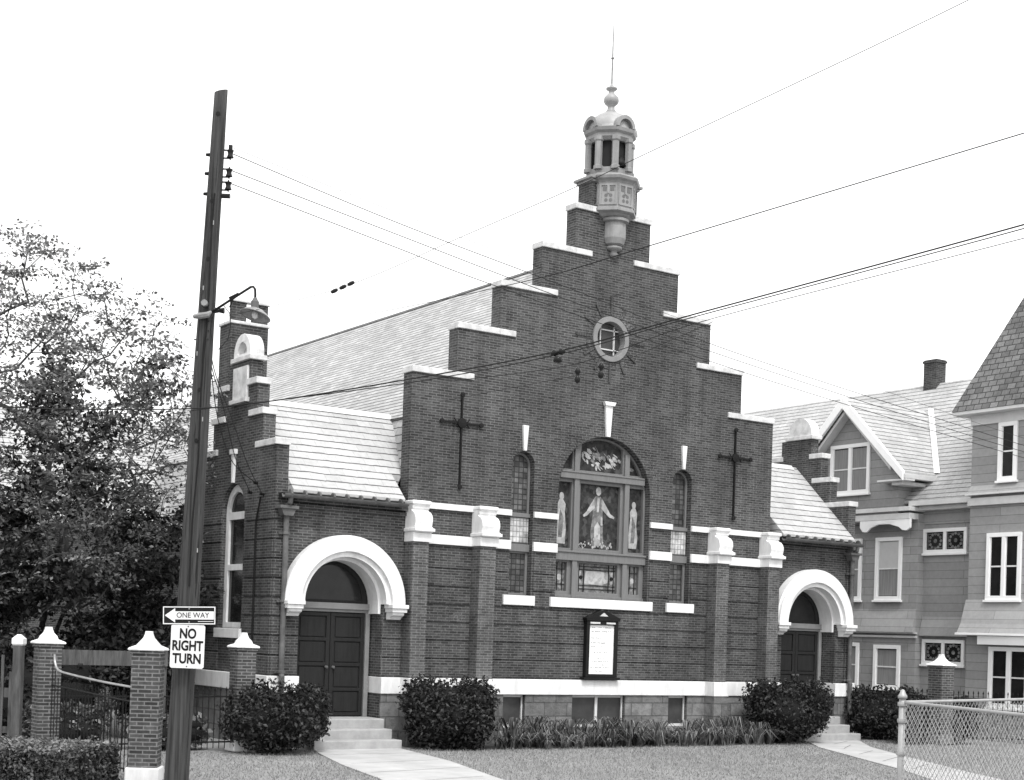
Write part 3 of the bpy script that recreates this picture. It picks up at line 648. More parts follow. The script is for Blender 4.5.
# notice board
NB = empty('notice_board', (-.06, -.03, 1.43)); tag(NB, 'black framed church notice board with white lettered panel, hung on the brick front', 'notice board')
m = MB(); m.box(-.45, -.36, -.12, .0, .06, 1.25); m.box(.36, .45, -.12, 0, .06, 1.25); m.box(-.36, .36, -.12, 0, .06, .13); m.box(-.45, .45, -.125, 0, 1.25, 1.34)
m.box(-.52, .52, -.16, 0, 0, .055); m.box(-.48, .48, -.15, 0, 1.34, 1.385); m.prism([(-.49, 1.385), (.49, 1.385), (.49, 1.41), (0, 1.60), (-.49, 1.41)], -.15, 0, 'XZ')
m.build('frame', 'black', NB, bevel=.006)
MB().box(-.36, .36, -.075, -.05, .13, 1.25).build('panel', 'paper', NB)
m = MB().prism([(-.12, 1.45), (.12, 1.45), (0, 1.53)], -.158, -.15, 'XZ'); m.box(-.36, -.08, -.128, -.125, 1.275, 1.315); m.box(.10, .36, -.128, -.125, 1.275, 1.315); m.build('header_marks', 'stone', NB)
m = MB()
rows = [(1.19, 'cc', .28, .012), (1.1, 'c', .28, .012), (.95, 'l', .2, .012), (.84, 'l', .24, .014), (.75, 'l', .18, .01), (.62, 'c', .2, .012), (.49, 'c', .09, .01), (.42, 'c', .24, .012), (.34, 'c', .12, .01), (.28, 'c', .28, .013), (.2, 'c', .14, .01)]
for z, al, w, h in rows:
    x = -w if al != 'l' else -.28
    e = w if al != 'l' else -.28 + w * 1.7
    while x < e:
        l = random.uniform(.012, .03)
        if random.random() > .25: m.box(x, x + l * .55, -.078, -.0755, z - h * random.uniform(.5, 1.4), z + h * random.uniform(.5, 1.4))
        if random.random() > .5: m.box(x, x + l, -.078, -.0755, z - .003, z + .004)
        x += l + (.03 if random.random() < .2 else .006)
m.build('lettering', 'ink', NB)

# ------------------------------------------------------------------ the house on the right
HO = empty('house', (0, 0, 0)); tag(HO, 'grey shingled house with white trimmed windows, cross gable and steep tower roof beside the church', 'house')
MB().box(12.6, 20, -1.5, 13, 0, 6.62).build('wall', 'siding', HO)
rf = MB().prism([(12.25, 6.52), (12.25, 6.60), (16.3, 10.75), (20.35, 6.60), (20.35, 6.52)], -1.0, 13.2, 'XZ').build('roof', 'house_roof', HO)
MB().box(12.12, 12.28, -.68, 1.62, 6.42, 6.56).box(12.3, 12.597, -.68, 1.62, 6.3, 6.42).build('eave_trim', 'flash', rf, bevel=.01)
MB().box(12.57, 12.597, -.7, 1.45, 5.92, 6.3).build('frieze', 'flare', HO)
ch = MB().box(16.1, 16.55, 4.12, 4.62, 10.2, 11.50).box(16.07, 16.58, 4.09, 4.65, 11.40, 11.47).build('chimney', 'brick', rf)
# cross gable, overhanging
MB().prism([(1.9, 6.2), (5.6, 6.2), (5.6, 7.56), (3.75, 9.40), (1.9, 7.56)], 12.0, 15.8, 'YZ').build('gable_wall', 'siding', HO)
m = MB()
m.prism([(3.75, 9.56), (3.75, 9.70), (1.42, 7.38), (1.42, 7.24)], 11.62, 15.5, 'YZ'); m.prism([(3.75, 9.56), (3.75, 9.70), (6.08, 7.38), (6.08, 7.24)], 11.62, 15.5, 'YZ')
gr = m.build('gable_roof', 'house_roof', HO)
m = MB()
m.prism([(3.75, 9.38), (3.75, 9.72), (1.38, 7.36), (1.38, 7.10)], 11.56, 11.66, 'YZ'); m.prism([(3.75, 9.38), (3.75, 9.72), (6.12, 7.36), (6.12, 7.10)], 11.56, 11.66, 'YZ')
m.build('rake_board', 'trim', gr, bevel=.008)
m = MB(); m.prism([(3.75, 9.25), (3.75, 9.36), (1.95, 7.56), (1.95, 7.44)], 11.7, 11.998, 'YZ'); m.prism([(3.75, 9.25), (3.75, 9.36), (5.55, 7.56), (5.55, 7.44)], 11.7, 11.998, 'YZ'); m.build('rake_soffit', 'flash', gr)
m = MB(); m.box(11.6, 14.0, 1.30, 1.48, 7.16, 7.30); m.box(11.6, 12.0, 1.30, 2.35, 7.10, 7.155); m.box(11.7, 13.8, 1.5, 1.89, 7.0, 7.1); m.build('gable_eave', 'flash', gr, bevel=.01)
MB().box(13.95, 14.2, 1.32, 1.46, 7.30, 7.34).build('gutter', 'gutter', gr)
# valley flashing
m = MB(); p0 = Vector((13.0, 1.46, 7.4)); p1 = Vector((15.35, 3.75, 9.76)); d = Vector((0, -.17, .0)); m.add([p0 + Vector((0, -.2, .02)), p0 + Vector((.0, .02, .04)), p1 + Vector((0, .02, .04)), p1 + Vector((0, -.2, .02))], [(0, 1, 2, 3)])
m.build('valley_flashing', 'white', rf)
MB().prism([(1.42, 6.2), (6, 6.2), (6, 0), (1.42, 0)], 12.35, 12.7, 'YZ').build('bay_wall', 'siding', HO)
m = MB(); m.box(11.93, 12.6, 1.40, 6.0, 6.28, 6.40); m.box(11.97, 12.6, 1.44, 6.0, 6.05, 6.22); m.build('cornice', 'flash', HO, bevel=.01)
sc = [(1.42, 6.05), (1.42, 5.80), (1.55, 5.72), (1.7, 5.74), (1.85, 5.84), (2.2, 5.93), (2.6, 5.93), (2.9, 5.84), (3.05, 5.72), (3.2, 5.74), (3.3, 5.86), (3.3, 6.05)]
MB().prism(sc, 11.98, 12.05, 'YZ').build('scalloped_hood', 'trim', HO, bevel=.006)
m = MB(); m.box(12.29, 12.35, 1.36, 6, 2.68, 2.74); m.box(12.25, 12.35, 1.36, 6, 2.80, 2.84); m.build('belt_course', 'flash', HO)
m = MB().prism([(12.345, 2.84), (12.2, 2.84), (12.345, 3.5)], 1.42, 6, 'XZ').prism([(12.597, 2.75), (12.45, 2.75), (12.597, 3.3)], -.7, 1.4, 'XZ'); m.build('skirt_flare', 'flare', HO)
# tower
TW = MB().box(11.9, 17, -5.9, -.72, 0, 8.72).build('tower_wall', 'siding', HO)
MB().add([(11.5, -.32, 8.82), (17.3, -.32, 8.82), (17.3, -6.2, 8.82), (11.5, -6.2, 8.82), (14.4, -3.26, 16.0)], [(0, 1, 2, 3), (0, 1, 4), (1, 2, 4), (2, 3, 4), (3, 0, 4)]).build('tower_roof', 'tower_roof', HO)
m = MB(); m.box(11.52, 17.28, -6.18, -.34, 8.72, 8.815); m.box(11.84, 11.9, -5.9, -.70, 8.45, 8.72); m.build('tower_eave', 'flash', HO, bevel=.01)
m = MB().prism([(11.897, 6.60), (11.70, 6.60), (11.70, 6.55), (11.897, 6.55)], -5.9, -.68, 'XZ').box(11.80, 11.897, -5.9, -.7, 6.28, 6.48); m.build('tower_belt', 'flash', HO)
MB().prism([(11.897, 6.6), (11.74, 6.6), (11.897, 6.82)], -5.9, -.72, 'XZ').build('tower_flare', 'flare', HO)
MB().prism([(11.895, 2.85), (11.55, 2.85), (11.70, 3.1), (11.895, 3.75)], -5.9, -.66, 'XZ').build('tower_skirt', 'flare', HO)
m = MB(); m.box(11.6, 11.897, -5.9, -1.3, 2.55, 2.78); m.box(11.52, 11.897, -5.9, -.62, 2.79, 2.848); m.build('porch_lintel', 'trim', HO, bevel=.008)
def win(x, y0, y1, z0, z1, nx=1, style='sash', parent=HO, t=.11):
    m = MB(); m.box(x - .06, x, y0, y1, z0, z0 + t); m.box(x - .06, x, y0, y1, z1 - t, z1); m.box(x - .058, x - .0, y0, y0 + t, z0 + t, z1 - t); m.box(x - .058, x, y1 - t, y1, z0 + t, z1 - t)
    m.box(x - .10, x, y0 - .04, y1 + .04, z0 - .06, z0)
    w = (y1 - y0 - t) / nx
    for k in range(1, nx): m.box(x - .057, x, y0 + k * w, y0 + k * w + t, z0 + t, z1 - t)
    o = m.build('window', 'trim', parent, bevel=.006)
    for k in range(nx):
        a, b_ = y0 + t + k * w, y0 + (k + 1) * w
        if style == 'sash':
            zm = (z0 + z1) / 2
            s_ = MB().box(x - .03, x - .015, a, b_, zm - .02, zm + .02); 
            for (q0, q1) in ((z0 + t, zm - .02), (zm + .02, z1 - t)): s_.box(x - .028, x - .014, a, a + .03, q0, q1); s_.box(x - .028, x - .014, b_ - .03, b_, q0, q1)
            s_.build('sash', 'white', o)
        MB().box(x - .008, x - .003, a, b_, z0 + t, z1 - t).build('pane', 'glass' if style != 'shade' else 'glass2', o)
        if style == 'sash' and parent == HO and x > 11.95: MB().box(x - .0125, x - .0085, a + .03, b_ - .03, z0 + t + .02, z1 - t - .03).build('curtain', 'curtain', o)
        if style == 'rose':
            yc, zc = (a + b_) / 2, (z0 + z1) / 2; g = MB()
            for i in range(12):
                tt = 2 * PI * i / 12; g.lathe([(0, -.004), (.045, -.004), (.045, .004), (0, .004)], (x - .012, yc + .2 * math.cos(tt), zc + .2 * math.sin(tt)), 6, Matrix.Rotation(PI / 2, 3, 'Y'))
            g.lathe([(0, -.003), (.06, -.003), (.06, .003), (0, .003)], (x - .012, yc, zc), 10, Matrix.Rotation(PI / 2, 3, 'Y'))
            for yy in (a + .05, b_ - .05): g.box(x - .014, x - .01, yy - .008, yy + .008, z0 + t + .03, z1 - t - .03)
            for zz in (z0 + t + .05, z1 - t - .05): g.box(x - .0145, x - .0105, a + .03, b_ - .03, zz - .008, zz + .008)
            g.build('rosette_glass', 'st_mid', o)
    return o
win(12.0, 2.97, 4.52, 6.88, 8.36, 2)
w = win(12.35, 1.98, 2.97, 3.76, 5.58); MB().box(12.334, 12.3385, 2.1, 2.85, 4.65, 5.46).build('window_shade', 'shade_c', w)
win(12.35, 1.94, 2.93, 1.2, 2.46)
win(12.35, 3.5, 4.5, 3.76, 5.58)
win(12.35, 3.5, 4.3, 1.2, 2.5)
win(12.6, -.1, 1.42, 5.09, 5.79, 2, 'rose', t=.1); win(12.6, -.12, 1.36, 1.95, 2.66, 2, 'rose', t=.1)
win(11.9, -2.2, -1.6, 6.90, 8.45); win(11.9, -2.42, -1.32, 3.74, 5.52, 2); win(11.9, -2.75, -1.48, .9, 2.5, 2); win(11.9, -4.4, -3.3, 3.74, 5.52, 2); win(11.9, -4.2, -3.5, 6.9, 8.45)
# neighbour behind (roofline between church and house)
# ------------------------------------------------------------------ utility pole etc
RZ = R(-34.2)
PB = Vector((-13.065, -7.49, 0)); PT = Vector((-12.90, -7.79, 9.74))
def on_pole(z): t = z / 9.74; return PB + (PT - PB) * t
rgt_ = Vector((math.cos(RZ), math.sin(RZ), 0)); fro_ = Vector((math.sin(RZ), -math.cos(RZ), 0))
UP = empty('utility_pole', PB); tag(UP, 'tall leaning wooden utility pole carrying wires, street lamp and traffic signs', 'utility pole')
m = MB(); n = 18; K = 30
for i in range(K + 1):
    z = 9.74 * i / K - (.25 if i == 0 else 0); p = (PT - PB) * (z / 9.74); r_ = .17 - .08 * (i / K)
    for k in range(n):
        t = 2 * PI * k / n; rr = r_ * (1 + .025 * math.sin(3 * t + i * .3) + random.uniform(-.012, .012)); m.v.append((p.x + rr * math.cos(t), p.y + rr * math.sin(t), p.z + (.03 * math.cos(t) if i == K else 0)))
for i in range(K):
    for k in range(n): a_ = i * n + k; b2 = i * n + (k + 1) % n; m.f.append((a_, b2, b2 + n, a_ + n))
m.f.append(tuple(K * n + k for k in range(n)))
m.build('pole_shaft', 'pole', UP, smooth=True)
rp_ = random.Random(3); ck = MB()
for k in range(26):
    z0 = rp_.uniform(.4, 8.6); L_ = rp_.uniform(.25, 1.1); a_ = rp_.uniform(-1.3, 1.3); pts = []
    for j in range(5):
        z = z0 + L_ * j / 4; aa = a_ + rp_.uniform(-.03, .03); r_ = .17 - .0082 * z
        pts.append(tuple(on_pole(z) - PB + (rgt_ * math.sin(aa) + fro_ * math.cos(aa)) * (r_ - .001)))
    ck.tube(pts, [.001, .005, .006, .004, .001], 5)
ck.build('drying_cracks', 'dark', UP)
for z in (3.4, 3.9, 4.4, 5.2, 6.1, 7.0, 7.9):
    aa = rp_.uniform(-1, 1); p_ = on_pole(z) - PB + (rgt_ * math.sin(aa) + fro_ * math.cos(aa)) * (.172 - .0082 * z); MB().tube([tuple(p_ - Vector((0, 0, .03))), tuple(p_ + Vector((0, 0, .03)))], .008, 5).build('staple', 'galv', UP)
rgt = Vector((math.cos(RZ), math.sin(RZ), 0)); fro = Vector((math.sin(RZ), -math.cos(RZ), 0))
for z in (8.88, 8.62, 8.44):
    b0 = on_pole(z) - PB; e = b0 + rgt * .185
    mm_ = MB(); mm_.tube([b0 + rgt * .06 + Vector((0, 0, .05)), e + Vector((0, 0, .05))], .012, 5); mm_.tube([b0 + rgt * .06 - Vector((0, 0, .06)), e - Vector((0, 0, .06))], .012, 5); mm_.tube([e - Vector((0, 0, .08)), e + Vector((0, 0, .08))], .012, 5)
    br = mm_.build('wire_bracket', 'iron', UP)
    MB().lathe([(.02, -.055), (.05, -.05), (.035, -.01), (.035, .01), (.05, .05), (.02, .055)], e, 10).build('insulator', 'porc', br)
for z, q in ((8.86, -1), (8.6, -1), (8.32, -1)):
    b0 = on_pole(z) - PB; MB().tube([b0 - rgt * .05, b0 - rgt * .15], [.03, .02], 6).build('bolt', 'iron', UP)
b0 = on_pole(8.3) - PB; MB().tube([b0 + rgt * .08, b0 + rgt * .22], .035, 8).build('stub_insulator', 'porc', UP)
b0 = on_pole(8.92) - PB + rgt * .185; MB().tube([b0, b0 + Vector((0, 0, .08))], .03, 8).build('top_insulator', 'porc', UP)
b0 = on_pole(6.72) - PB; MB().tube([b0 + rgt * .1, b0 + rgt * .17, b0 + rgt * .24], [.045, .03, .045], 8).build('stub_insulator', 'porc', UP)
b0 = on_pole(6.78) - PB + fro * .15; MB().tube([b0 - fro * .04, b0 + fro * .05], .045, 8).build('bolt_plate', 'lampmetal', UP)
for z in (9.4, 8.2, 7.4, 5.6, 4.9):
    b0 = on_pole(z) - PB + fro * (.165 - .0082 * z); MB().tube([b0 - fro * .03, b0 + fro * .012], .03, 7).build('knot_bolt', 'iron', UP)
cab = MB(); cab.tube([tuple(on_pole(z) - PB + fro * (.178 - .0082 * z) + rgt * (.03 + .012 * math.sin(z * 3))) for z in [2.9 + .45 * k for k in range(13)]], .012, 5); cab.build('ground_cable', 'iron', UP)
# street lamp
LP = on_pole(6.66); SL = empty('street_lamp', LP, RZ); tag(SL, 'street lamp with a sloping arm and dished metal shade bolted to the utility pole', 'street lamp')
m = MB(); m.tube([(.06, -.13, -.02), (.33, -.13, .17), (.62, -.13, .37), (.655, -.13, .375), (.68, -.13, .34), (.685, -.13, .27), (.685, -.13, .2)], .017, 8)
m.build('arm', 'iron', SL, smooth=True)
MB().tube([(.38, -.13, .19), (.34, -.13, .08)], .012, 6).tube([(.33, -.13, .2), (.46, -.13, .27)], .022, 6).build('arm_brace', 'iron', SL)
MB().tube([(-.14, -.13, -.06), (-.06, -.18, -.06), (.05, -.17, -.04), (.09, -.14, .01)], [.03, .045, .045, .02], 8).build('pole_clamp', 'lampmetal', SL)
tm = Matrix.Rotation(R(13), 3, 'Y') @ Matrix.Rotation(R(-12), 3, 'X') @ Matrix.Diagonal((1.12, 1.12, 1.0))
MB().lathe([(.045, .0), (.055, .02), (.055, .10), (.04, .12), (.02, .16)], (.685, -.13, .07), 12).build('lamp_socket', 'gutter', SL)
MB().lathe([(.04, .075), (.09, .06), (.15, .02), (.165, -.005), (.195, -.025), (.19, -.032), (.15, -.02), (.1, .03), (.03, .05)], (.70, -.13, .0), 24, tm).build('lamp_shade', 'lampmetal', SL, smooth=True)
MB().lathe([(.0, -.07), (.035, -.05), (.045, -.01), (.03, .04)], (.69, -.13, .0), 12).build('bulb', 'signwhite', SL, smooth=True)
MB().tube([(.16, -.13, .04), (.1, -.12, -.08), (.08, -.1, -.25), (.12, -.1, -.4)], .006, 5).tube([(.26, -.13, .1), (.34, -.12, .0), (.36, -.12, -.15), (.33, -.1, -.35), (.2, -.1, -.5)], .006, 5).build('lamp_lead', 'wire', SL)
# signs
def signbase(name, x, z, off): 
    p = on_pole(z) + fro * off + rgt * x; return empty(name, p, RZ)
p = Vector((-13.12, -7.88, 2.503)); p = Vector((p.x, p.y, p.z))
OW = empty('one_way_sign', (p.x, p.y, 2.503), RZ); OW.rotation_euler = (0, R(-1.6), RZ); tag(OW, 'black and white ONE WAY arrow sign pointing left on the pole', 'street sign')
MB().box(-.36, .36, 0, .012, -.125, .125).build('plate', 'black', OW)
m = MB(); t = .014
m.box(-.355, .355, -.003, 0, .107, .12); m.box(-.355, .355, -.003, 0, -.12, -.107); m.box(-.355, -.342, -.003, 0, -.107, .107); m.box(.342, .355, -.003, 0, -.107, .107)
m.prism([(-.33, 0), (-.19, -.098), (-.19, -.055), (.335, -.055), (.335, .055), (-.19, .055), (-.19, .098)], -.004, 0, 'XZ'); m.build('arrow', 'signwhite', OW)
MB().box(.12, .33, -.0035, 0, -.085, -.078).build('maker_line', 'signwhite', OW)
text('ONE WAY', .10, 'black', OW, (.05, -.006, 0), sx=.95)
for x in (0,):
    for z in (-.09, .09): MB().tube([(x, -.008, z), (x, .0, z)], .009, 8).build('bolt', 'galv', OW)
NRT = empty('no_right_turn_sign', (-13.125, -7.87, 2.09), RZ); NRT.rotation_euler = (0, R(.4), RZ); tag(NRT, 'white NO RIGHT TURN plate fixed under the arrow sign', 'street sign')
m = MB().prism([(-.23 + .02, -.305), (.21, -.305), (.23, -.285), (.23, .265), (.21, .285), (-.21, .285), (-.23, .265), (-.23, -.285)], 0, .01, 'XZ').build('plate', 'signwhite', NRT)
for z in (-.28, .262): MB().tube([(0, -.006, z), (0, 0, z)], .009, 8).build('bolt', 'iron', NRT)
for w_, z in (('NO', .16), ('RIGHT', -.005), ('TURN', -.18)): text(w_, .185, 'black', NRT, (0, -.003, z), sx=.78, bold=.006)
# wires
def spl(pts, n=8):
    P_ = [Vector(p) for p in pts]; out = []
    for i in range(len(P_) - 1):
        p0 = P_[max(i - 1, 0)]; p1 = P_[i]; p2 = P_[i + 1]; p3 = P_[min(i + 2, len(P_) - 1)]
        for k in range(n):
            t = k / n; out.append(.5 * ((2 * p1) + (p2 - p0) * t + (2 * p0 - 5 * p1 + 4 * p2 - p3) * t * t + (3 * p1 - p0 - 3 * p2 + p3) * t ** 3))
    out.append(P_[-1]); return out
def wire(pts, label, r=.006, name='overhead_wire', group=None):
    P_ = spl(pts); rr = r if not isinstance(r, tuple) else [r[0] + (r[1] - r[0]) * min(1, 2.2 * i / len(P_)) for i in range(len(P_))]
    o = MB().tube(P_, rr, 5).build(name, 'wire'); tag(o, label, 'wire', group); return o
wires = [
 ([(-12.77, -7.99, 8.93), (-9.92, -7.62, 8.64), (-5.77, -7.17, 8.23), (-1.18, -6.65, 7.87), (6.01, -5.49, 7.45), (11.9, -4.64, 7.17)], 'topmost of four wires fanning right from the pole across the church gable'),
 ([(-12.79, -7.99, 8.85), (-9.91, -7.62, 8.49), (-6.23, -7.22, 8.11), (-2.05, -6.66, 7.7), (6.02, -5.49, 7.27), (11.9, -4.64, 7.02)], 'second from the top of four wires fanning right from the pole'),
 ([(-12.79, -7.98, 8.62), (-9.91, -7.63, 8.31), (-6.61, -7.2, 7.97), (-2.05, -6.66, 7.57), (6.03, -5.49, 7.12), (11.91, -4.64, 6.88)], 'third from the top of four wires fanning right from the pole'),
 ([(-12.79, -7.98, 8.44), (-9.9, -7.63, 8.11), (-8.08, -7.41, 7.9), (-2.04, -6.66, 7.39), (6.03, -5.49, 6.98), (11.91, -4.64, 6.73)], 'lowest of four wires fanning right from the pole past the stepped roofline')]
for p_, l_ in wires: wire(p_, l_, .0035 if 'topmost' in l_ else .0065, group='wires running right from the pole top')
wire([(-15.59, -4.08, 5.52), (-14.36, -5.88, 5.39), (-13.21, -7.87, 5.31), (-12.6, -9.01, 5.35), (-11.63, -10.88, 5.52), (-10.61, -12.79, 5.76), (-9.89, -14.36, 6.05), (-8.29, -17.52, 6.69), (-7.71, -18.53, 6.96)], 'thick wire sagging across the side roof and rising right past the round window', .009)
wire([(-13.21, -7.87, 5.28), (-11.62, -10.88, 5.48), (-10.61, -12.79, 5.72), (-9.89, -14.36, 6.02), (-8.29, -17.52, 6.65), (-7.7, -18.53, 6.92)], 'thinner wire close under the thick sagging wire by the round window', .0065)
wire([(-10.6, -10.4, 5.70), (-9.78, -11.66, 5.82), (-9.46, -12.48, 5.97), (-8.98, -13.66, 6.25), (-7.45, -16.89, 6.83), (-6.79, -17.94, 7.09)], 'thin wire passing lowest across the sky right of the gable steps', .005)
wire([(-12.77, -7.94, 6.36), (-11.46, -9.92, 6.56), (-10.34, -11.78, 6.83), (-9.99, -12.5, 6.95), (-9.7, -12.94, 7.07), (-7.49, -16.88, 7.96), (-6.83, -17.93, 8.24)], 'wire rising right from the foot of the lantern towards the right edge', (.0012, .007))
wire([(-12.82, -7.92, 6.6), (-11.83, -9.56, 6.89), (-11.0, -11.1, 7.38), (-10.24, -12.59, 7.85), (-9.9, -13.31, 8.09), (-8.68, -15.48, 8.92), (-7.92, -16.85, 9.46)], 'faint wire rising right in front of the domed lantern', (.003, .0045))
GW = wire([(-11.03, -10.8, 5.33), (-10.18, -12.59, 5.55), (-10.07, -12.91, 5.58), (-9.38, -14.11, 6.08)], 'very thin guy wire carrying two black insulators below the round window', .003)
for pts_, l_ in (([(-12.97, -7.82, 6.55), (-12.3, -6.3, 6.3), (-11.0, -3.8, 6.0), (-9.6, -1.1, 5.55), (-8.29, 1.117, 5.13)], 'service wire hanging from the pole to the left bracket on the side gable'),
                ([(-12.97, -7.82, 6.42), (-12.25, -6.35, 6.15), (-10.9, -3.9, 5.85), (-9.5, -1.4, 5.45), (-8.29, .53, 5.06)], 'service wire hanging from the pole to the right bracket on the side gable'),
                ([(-12.97, -7.82, 6.30), (-12.25, -6.25, 6.1), (-11.0, -3.6, 5.8), (-9.6, -1.0, 5.45), (-8.29, .85, 5.3)], 'service wire between the other two, hanging onto the side gable')): wire(pts_, l_, .008, 'service_wire')
for (y, z) in ((1.117, 5.12), (.53, 5.05), (.85, 5.3)): MB().tube([(-8.24, y, z), (-8.33, y, z)], .03, 6).build('wall_bracket', 'iron', CH)
MB().tube([(-8.30, .55, 5.0), (-8.31, .72, 4.5), (-8.30, .72, .6)], .02, 6).build('conduit', 'iron', CH)
def insul(loc, direction, label, s=1.0):
    d = Vector(direction).normalized(); q = Vector((0, 0, 1)).rotation_difference(d).to_matrix()
    o = MB().lathe([(.008, -.10), (.03, -.08), (.045, -.04), (.02, -.015), (.02, .015), (.045, .04), (.03, .08), (.008, .10)], loc, 10, q)
    if s > 1: o.lathe([(.0, -.13), (.05, -.12), (.06, -.07), (.02, -.05)], loc, 10)
    o = o.build('line_insulator', 'porc', smooth=True); tag(o, label, 'insulator')
insul((-10.62, -12.78, 5.745), (.9, -1.8, .28), 'large black insulator on the thick wire, left of the round window', 1.5)
insul((-10.18, -12.59, 5.55), (0, 0, 1), 'small black insulator below left of the round window on the guy wire')
insul((-10.07, -12.91, 5.58), (0, 0, 1), 'small black insulator directly under the round window on the guy wire')
IG = MB(); d_ = Vector((.63, -1.15, .40)).normalized(); q_ = Vector((0, 0, 1)).rotation_difference(d_).to_matrix(); c_ = Vector((-11.83, -9.56, 6.89))
for k in (-.14, 0, .13): IG.lathe([(.006, -.055), (.022, -.045), (.028, 0), (.022, .045), (.006, .055)], c_ + d_ * k, 8, q_)
IG = IG.build('strain_insulator', 'porc'); tag(IG, 'string of three black strain insulators hanging in the sky left of the roof ridge', 'insulator')

# ------------------------------------------------------------------ fence pillars
def pillar(loc, label, rz=0, w=.385, white_base=True):
    e = empty('gate_pillar', loc, rz); tag(e, label, 'pillar', 'brick fence pillars with white caps'); h = w / 2
    MB().box(-h, h, -h, h, .22, 1.90).build('brick_shaft', 'brick_pier', e)
    MB().box(-h - .02, h + .02, -h - .02, h + .02, 1.90, 1.95).build('neck_course', 'brick_pier', e)
    MB().box(-h - .04, h + .04, -h - .04, h + .04, 0, .22).build('stone_base', 'white' if white_base else 'found', e, bevel=.02)
    pr_ = [(h + .045, 1.95), (h + .055, 1.97), (h + .04, 1.99), (h - .05, 2.03), (.12, 2.08), (.075, 2.14), (.055, 2.20), (.05, 2.24)]
    MB().lathe([(r * math.sqrt(2), z) for r, z in pr_], (0, 0, 0), 4, None, PI / 4).build('stone_cap', 'white', e, bevel=.006)
    return e
pillar((-12.83, -5.63, 0.02), 'brick pillar with white cap and base immediately left of the utility pole', R(-30), .42)
pillar((-13.10, -1.58, 0.02), 'brick pillar with white cap at the far left, behind the clipped hedge', 0, .37)
pillar((-9.18, -.85, 0.02), 'brick pillar with white cap beside the round shrub at the left porch', 0, .37)
pillar((9.0, -2.3, 0.02), 'brick pillar with white cap in front of the house below the ornamental window', 0, .44, False)
# iron fences
def iron_fence(a, b, h, label, name='iron_fence', sag=0.0, arms=False):
    a = Vector(a); b = Vector(b); L_ = (b - a).length; e = empty(name, a, math.atan2(b.y - a.y, b.x - a.x)); tag(e, label, 'fence')
    n = int(L_ / .12); m = MB()
    for k in range(n + 1):
        x = L_ * k / n; z = h + .10 - sag * math.sin(PI * k / n); m.tube([(x, 0, .08), (x, 0, z)], [.009, .009], 5, False); m.tube([(x, 0, z), (x, 0, z + .03), (x, 0, z + .09)], [.01, .02, .002], 5)
    m.build('pickets', 'iron', e)
    r_ = MB(); r_.tube([(L_ * t / 10, 0, h - sag * math.sin(PI * t / 10)) for t in range(11)], .016, 6); r_.build('top_rail', 'iron', e); r_ = MB(); r_.tube([(0, 0, .2), (L_, 0, .2)], .016, 6); r_.build('bottom_rail', 'iron', e)
    return e
iron_fence((-13.0, -1.2, 0), (-9.4, -.9, 0), 1.05, 'low black iron picket fence running behind the pole towards the porch shrub')
iron_fence((9.25, -2.2, 0), (11.8, -4.4, 0), 1.18, 'black iron picket fence in front of the house tower, right of its brick pillar')
iron_fence((7.8, 1.2, 0), (8.85, -2.0, 0), 1.2, 'short black iron picket fence between the church corner shrub and the house pillar')
GT = empty('iron_gate', (-12.9, -5.35, 0), math.atan2(3.55, -.2)); tag(GT, 'black iron gate with a pale swooping top bar between two left pillars', 'gate')
m = MB()
for k in range(26):
    x = .08 + 3.4 * k / 25; zt = 1.42 + .1 * (x / 3.5) ** 2 + (.25 * max(0, (x - 3.2) / .3)); m.tube([(x, 0, .1), (x, 0, zt - .1)], .008, 5, False)
m.build('gate_bars', 'iron', GT)
MB().tube(spl([(0, 0, 1.40), (1.2, 0, 1.43), (2.6, 0, 1.49), (3.2, 0, 1.54), (3.38, 0, 1.66), (3.42, 0, 1.80)], 5), .018, 6).build('top_bar', 'galv', GT)
MB().tube([(0, 0, 1.18), (3.5, 0, 1.28)], .014, 6).tube([(0, 0, .15), (3.5, 0, .15)], .014, 6).build('rails', 'iron', GT)
for x, z in ((1.4, 1.62), (2.2, 1.66)): MB().lathe([(.04, -.03), (.05, 0), (.04, .03)], (x, .02, z), 8).build('latch_ring', 'iron', GT)
BP = MB().box(-12.6, -10.2, .35, .40, 1.56, 1.84).box(-12.6, -12.5, .4, .5, 0, 1.86).box(-10.3, -10.2, .4, .5, 0, 1.86).build('board_rail', 'wood_grey'); tag(BP, 'weathered horizontal board on posts seen above the gate between the left pillars', 'board fence')
WF = empty('wooden_fence', (-12.95, .25, 0), RZ); tag(WF, 'weathered grey picket fence with a capped post at the far left edge', 'fence')
MB().box(-.20, -.04, -.08, .08, 0, 1.90).build('post', 'wood_grey', WF); MB().lathe([(.12, 1.90), (.145, 1.93), (.145, 2.02), (.04, 2.10)], (-.12, 0, 0), 4, None, PI / 4).build('post_cap', 'white', WF)
m = MB()
for k in range(16): x = -.22 - k * .15; m.box(x - .05, x, -.03, 0, .1, 1.42 + (.3 if k % 3 == 1 else 0))
m.build('pickets', 'wood_grey', WF); MB().box(-2.7, -.11, 0, .05, .95, 1.12).build('upper_rail', 'wood_grey', WF); MB().box(-2.7, -.11, 0, .05, .3, .42).build('lower_rail', 'wood_grey', WF)
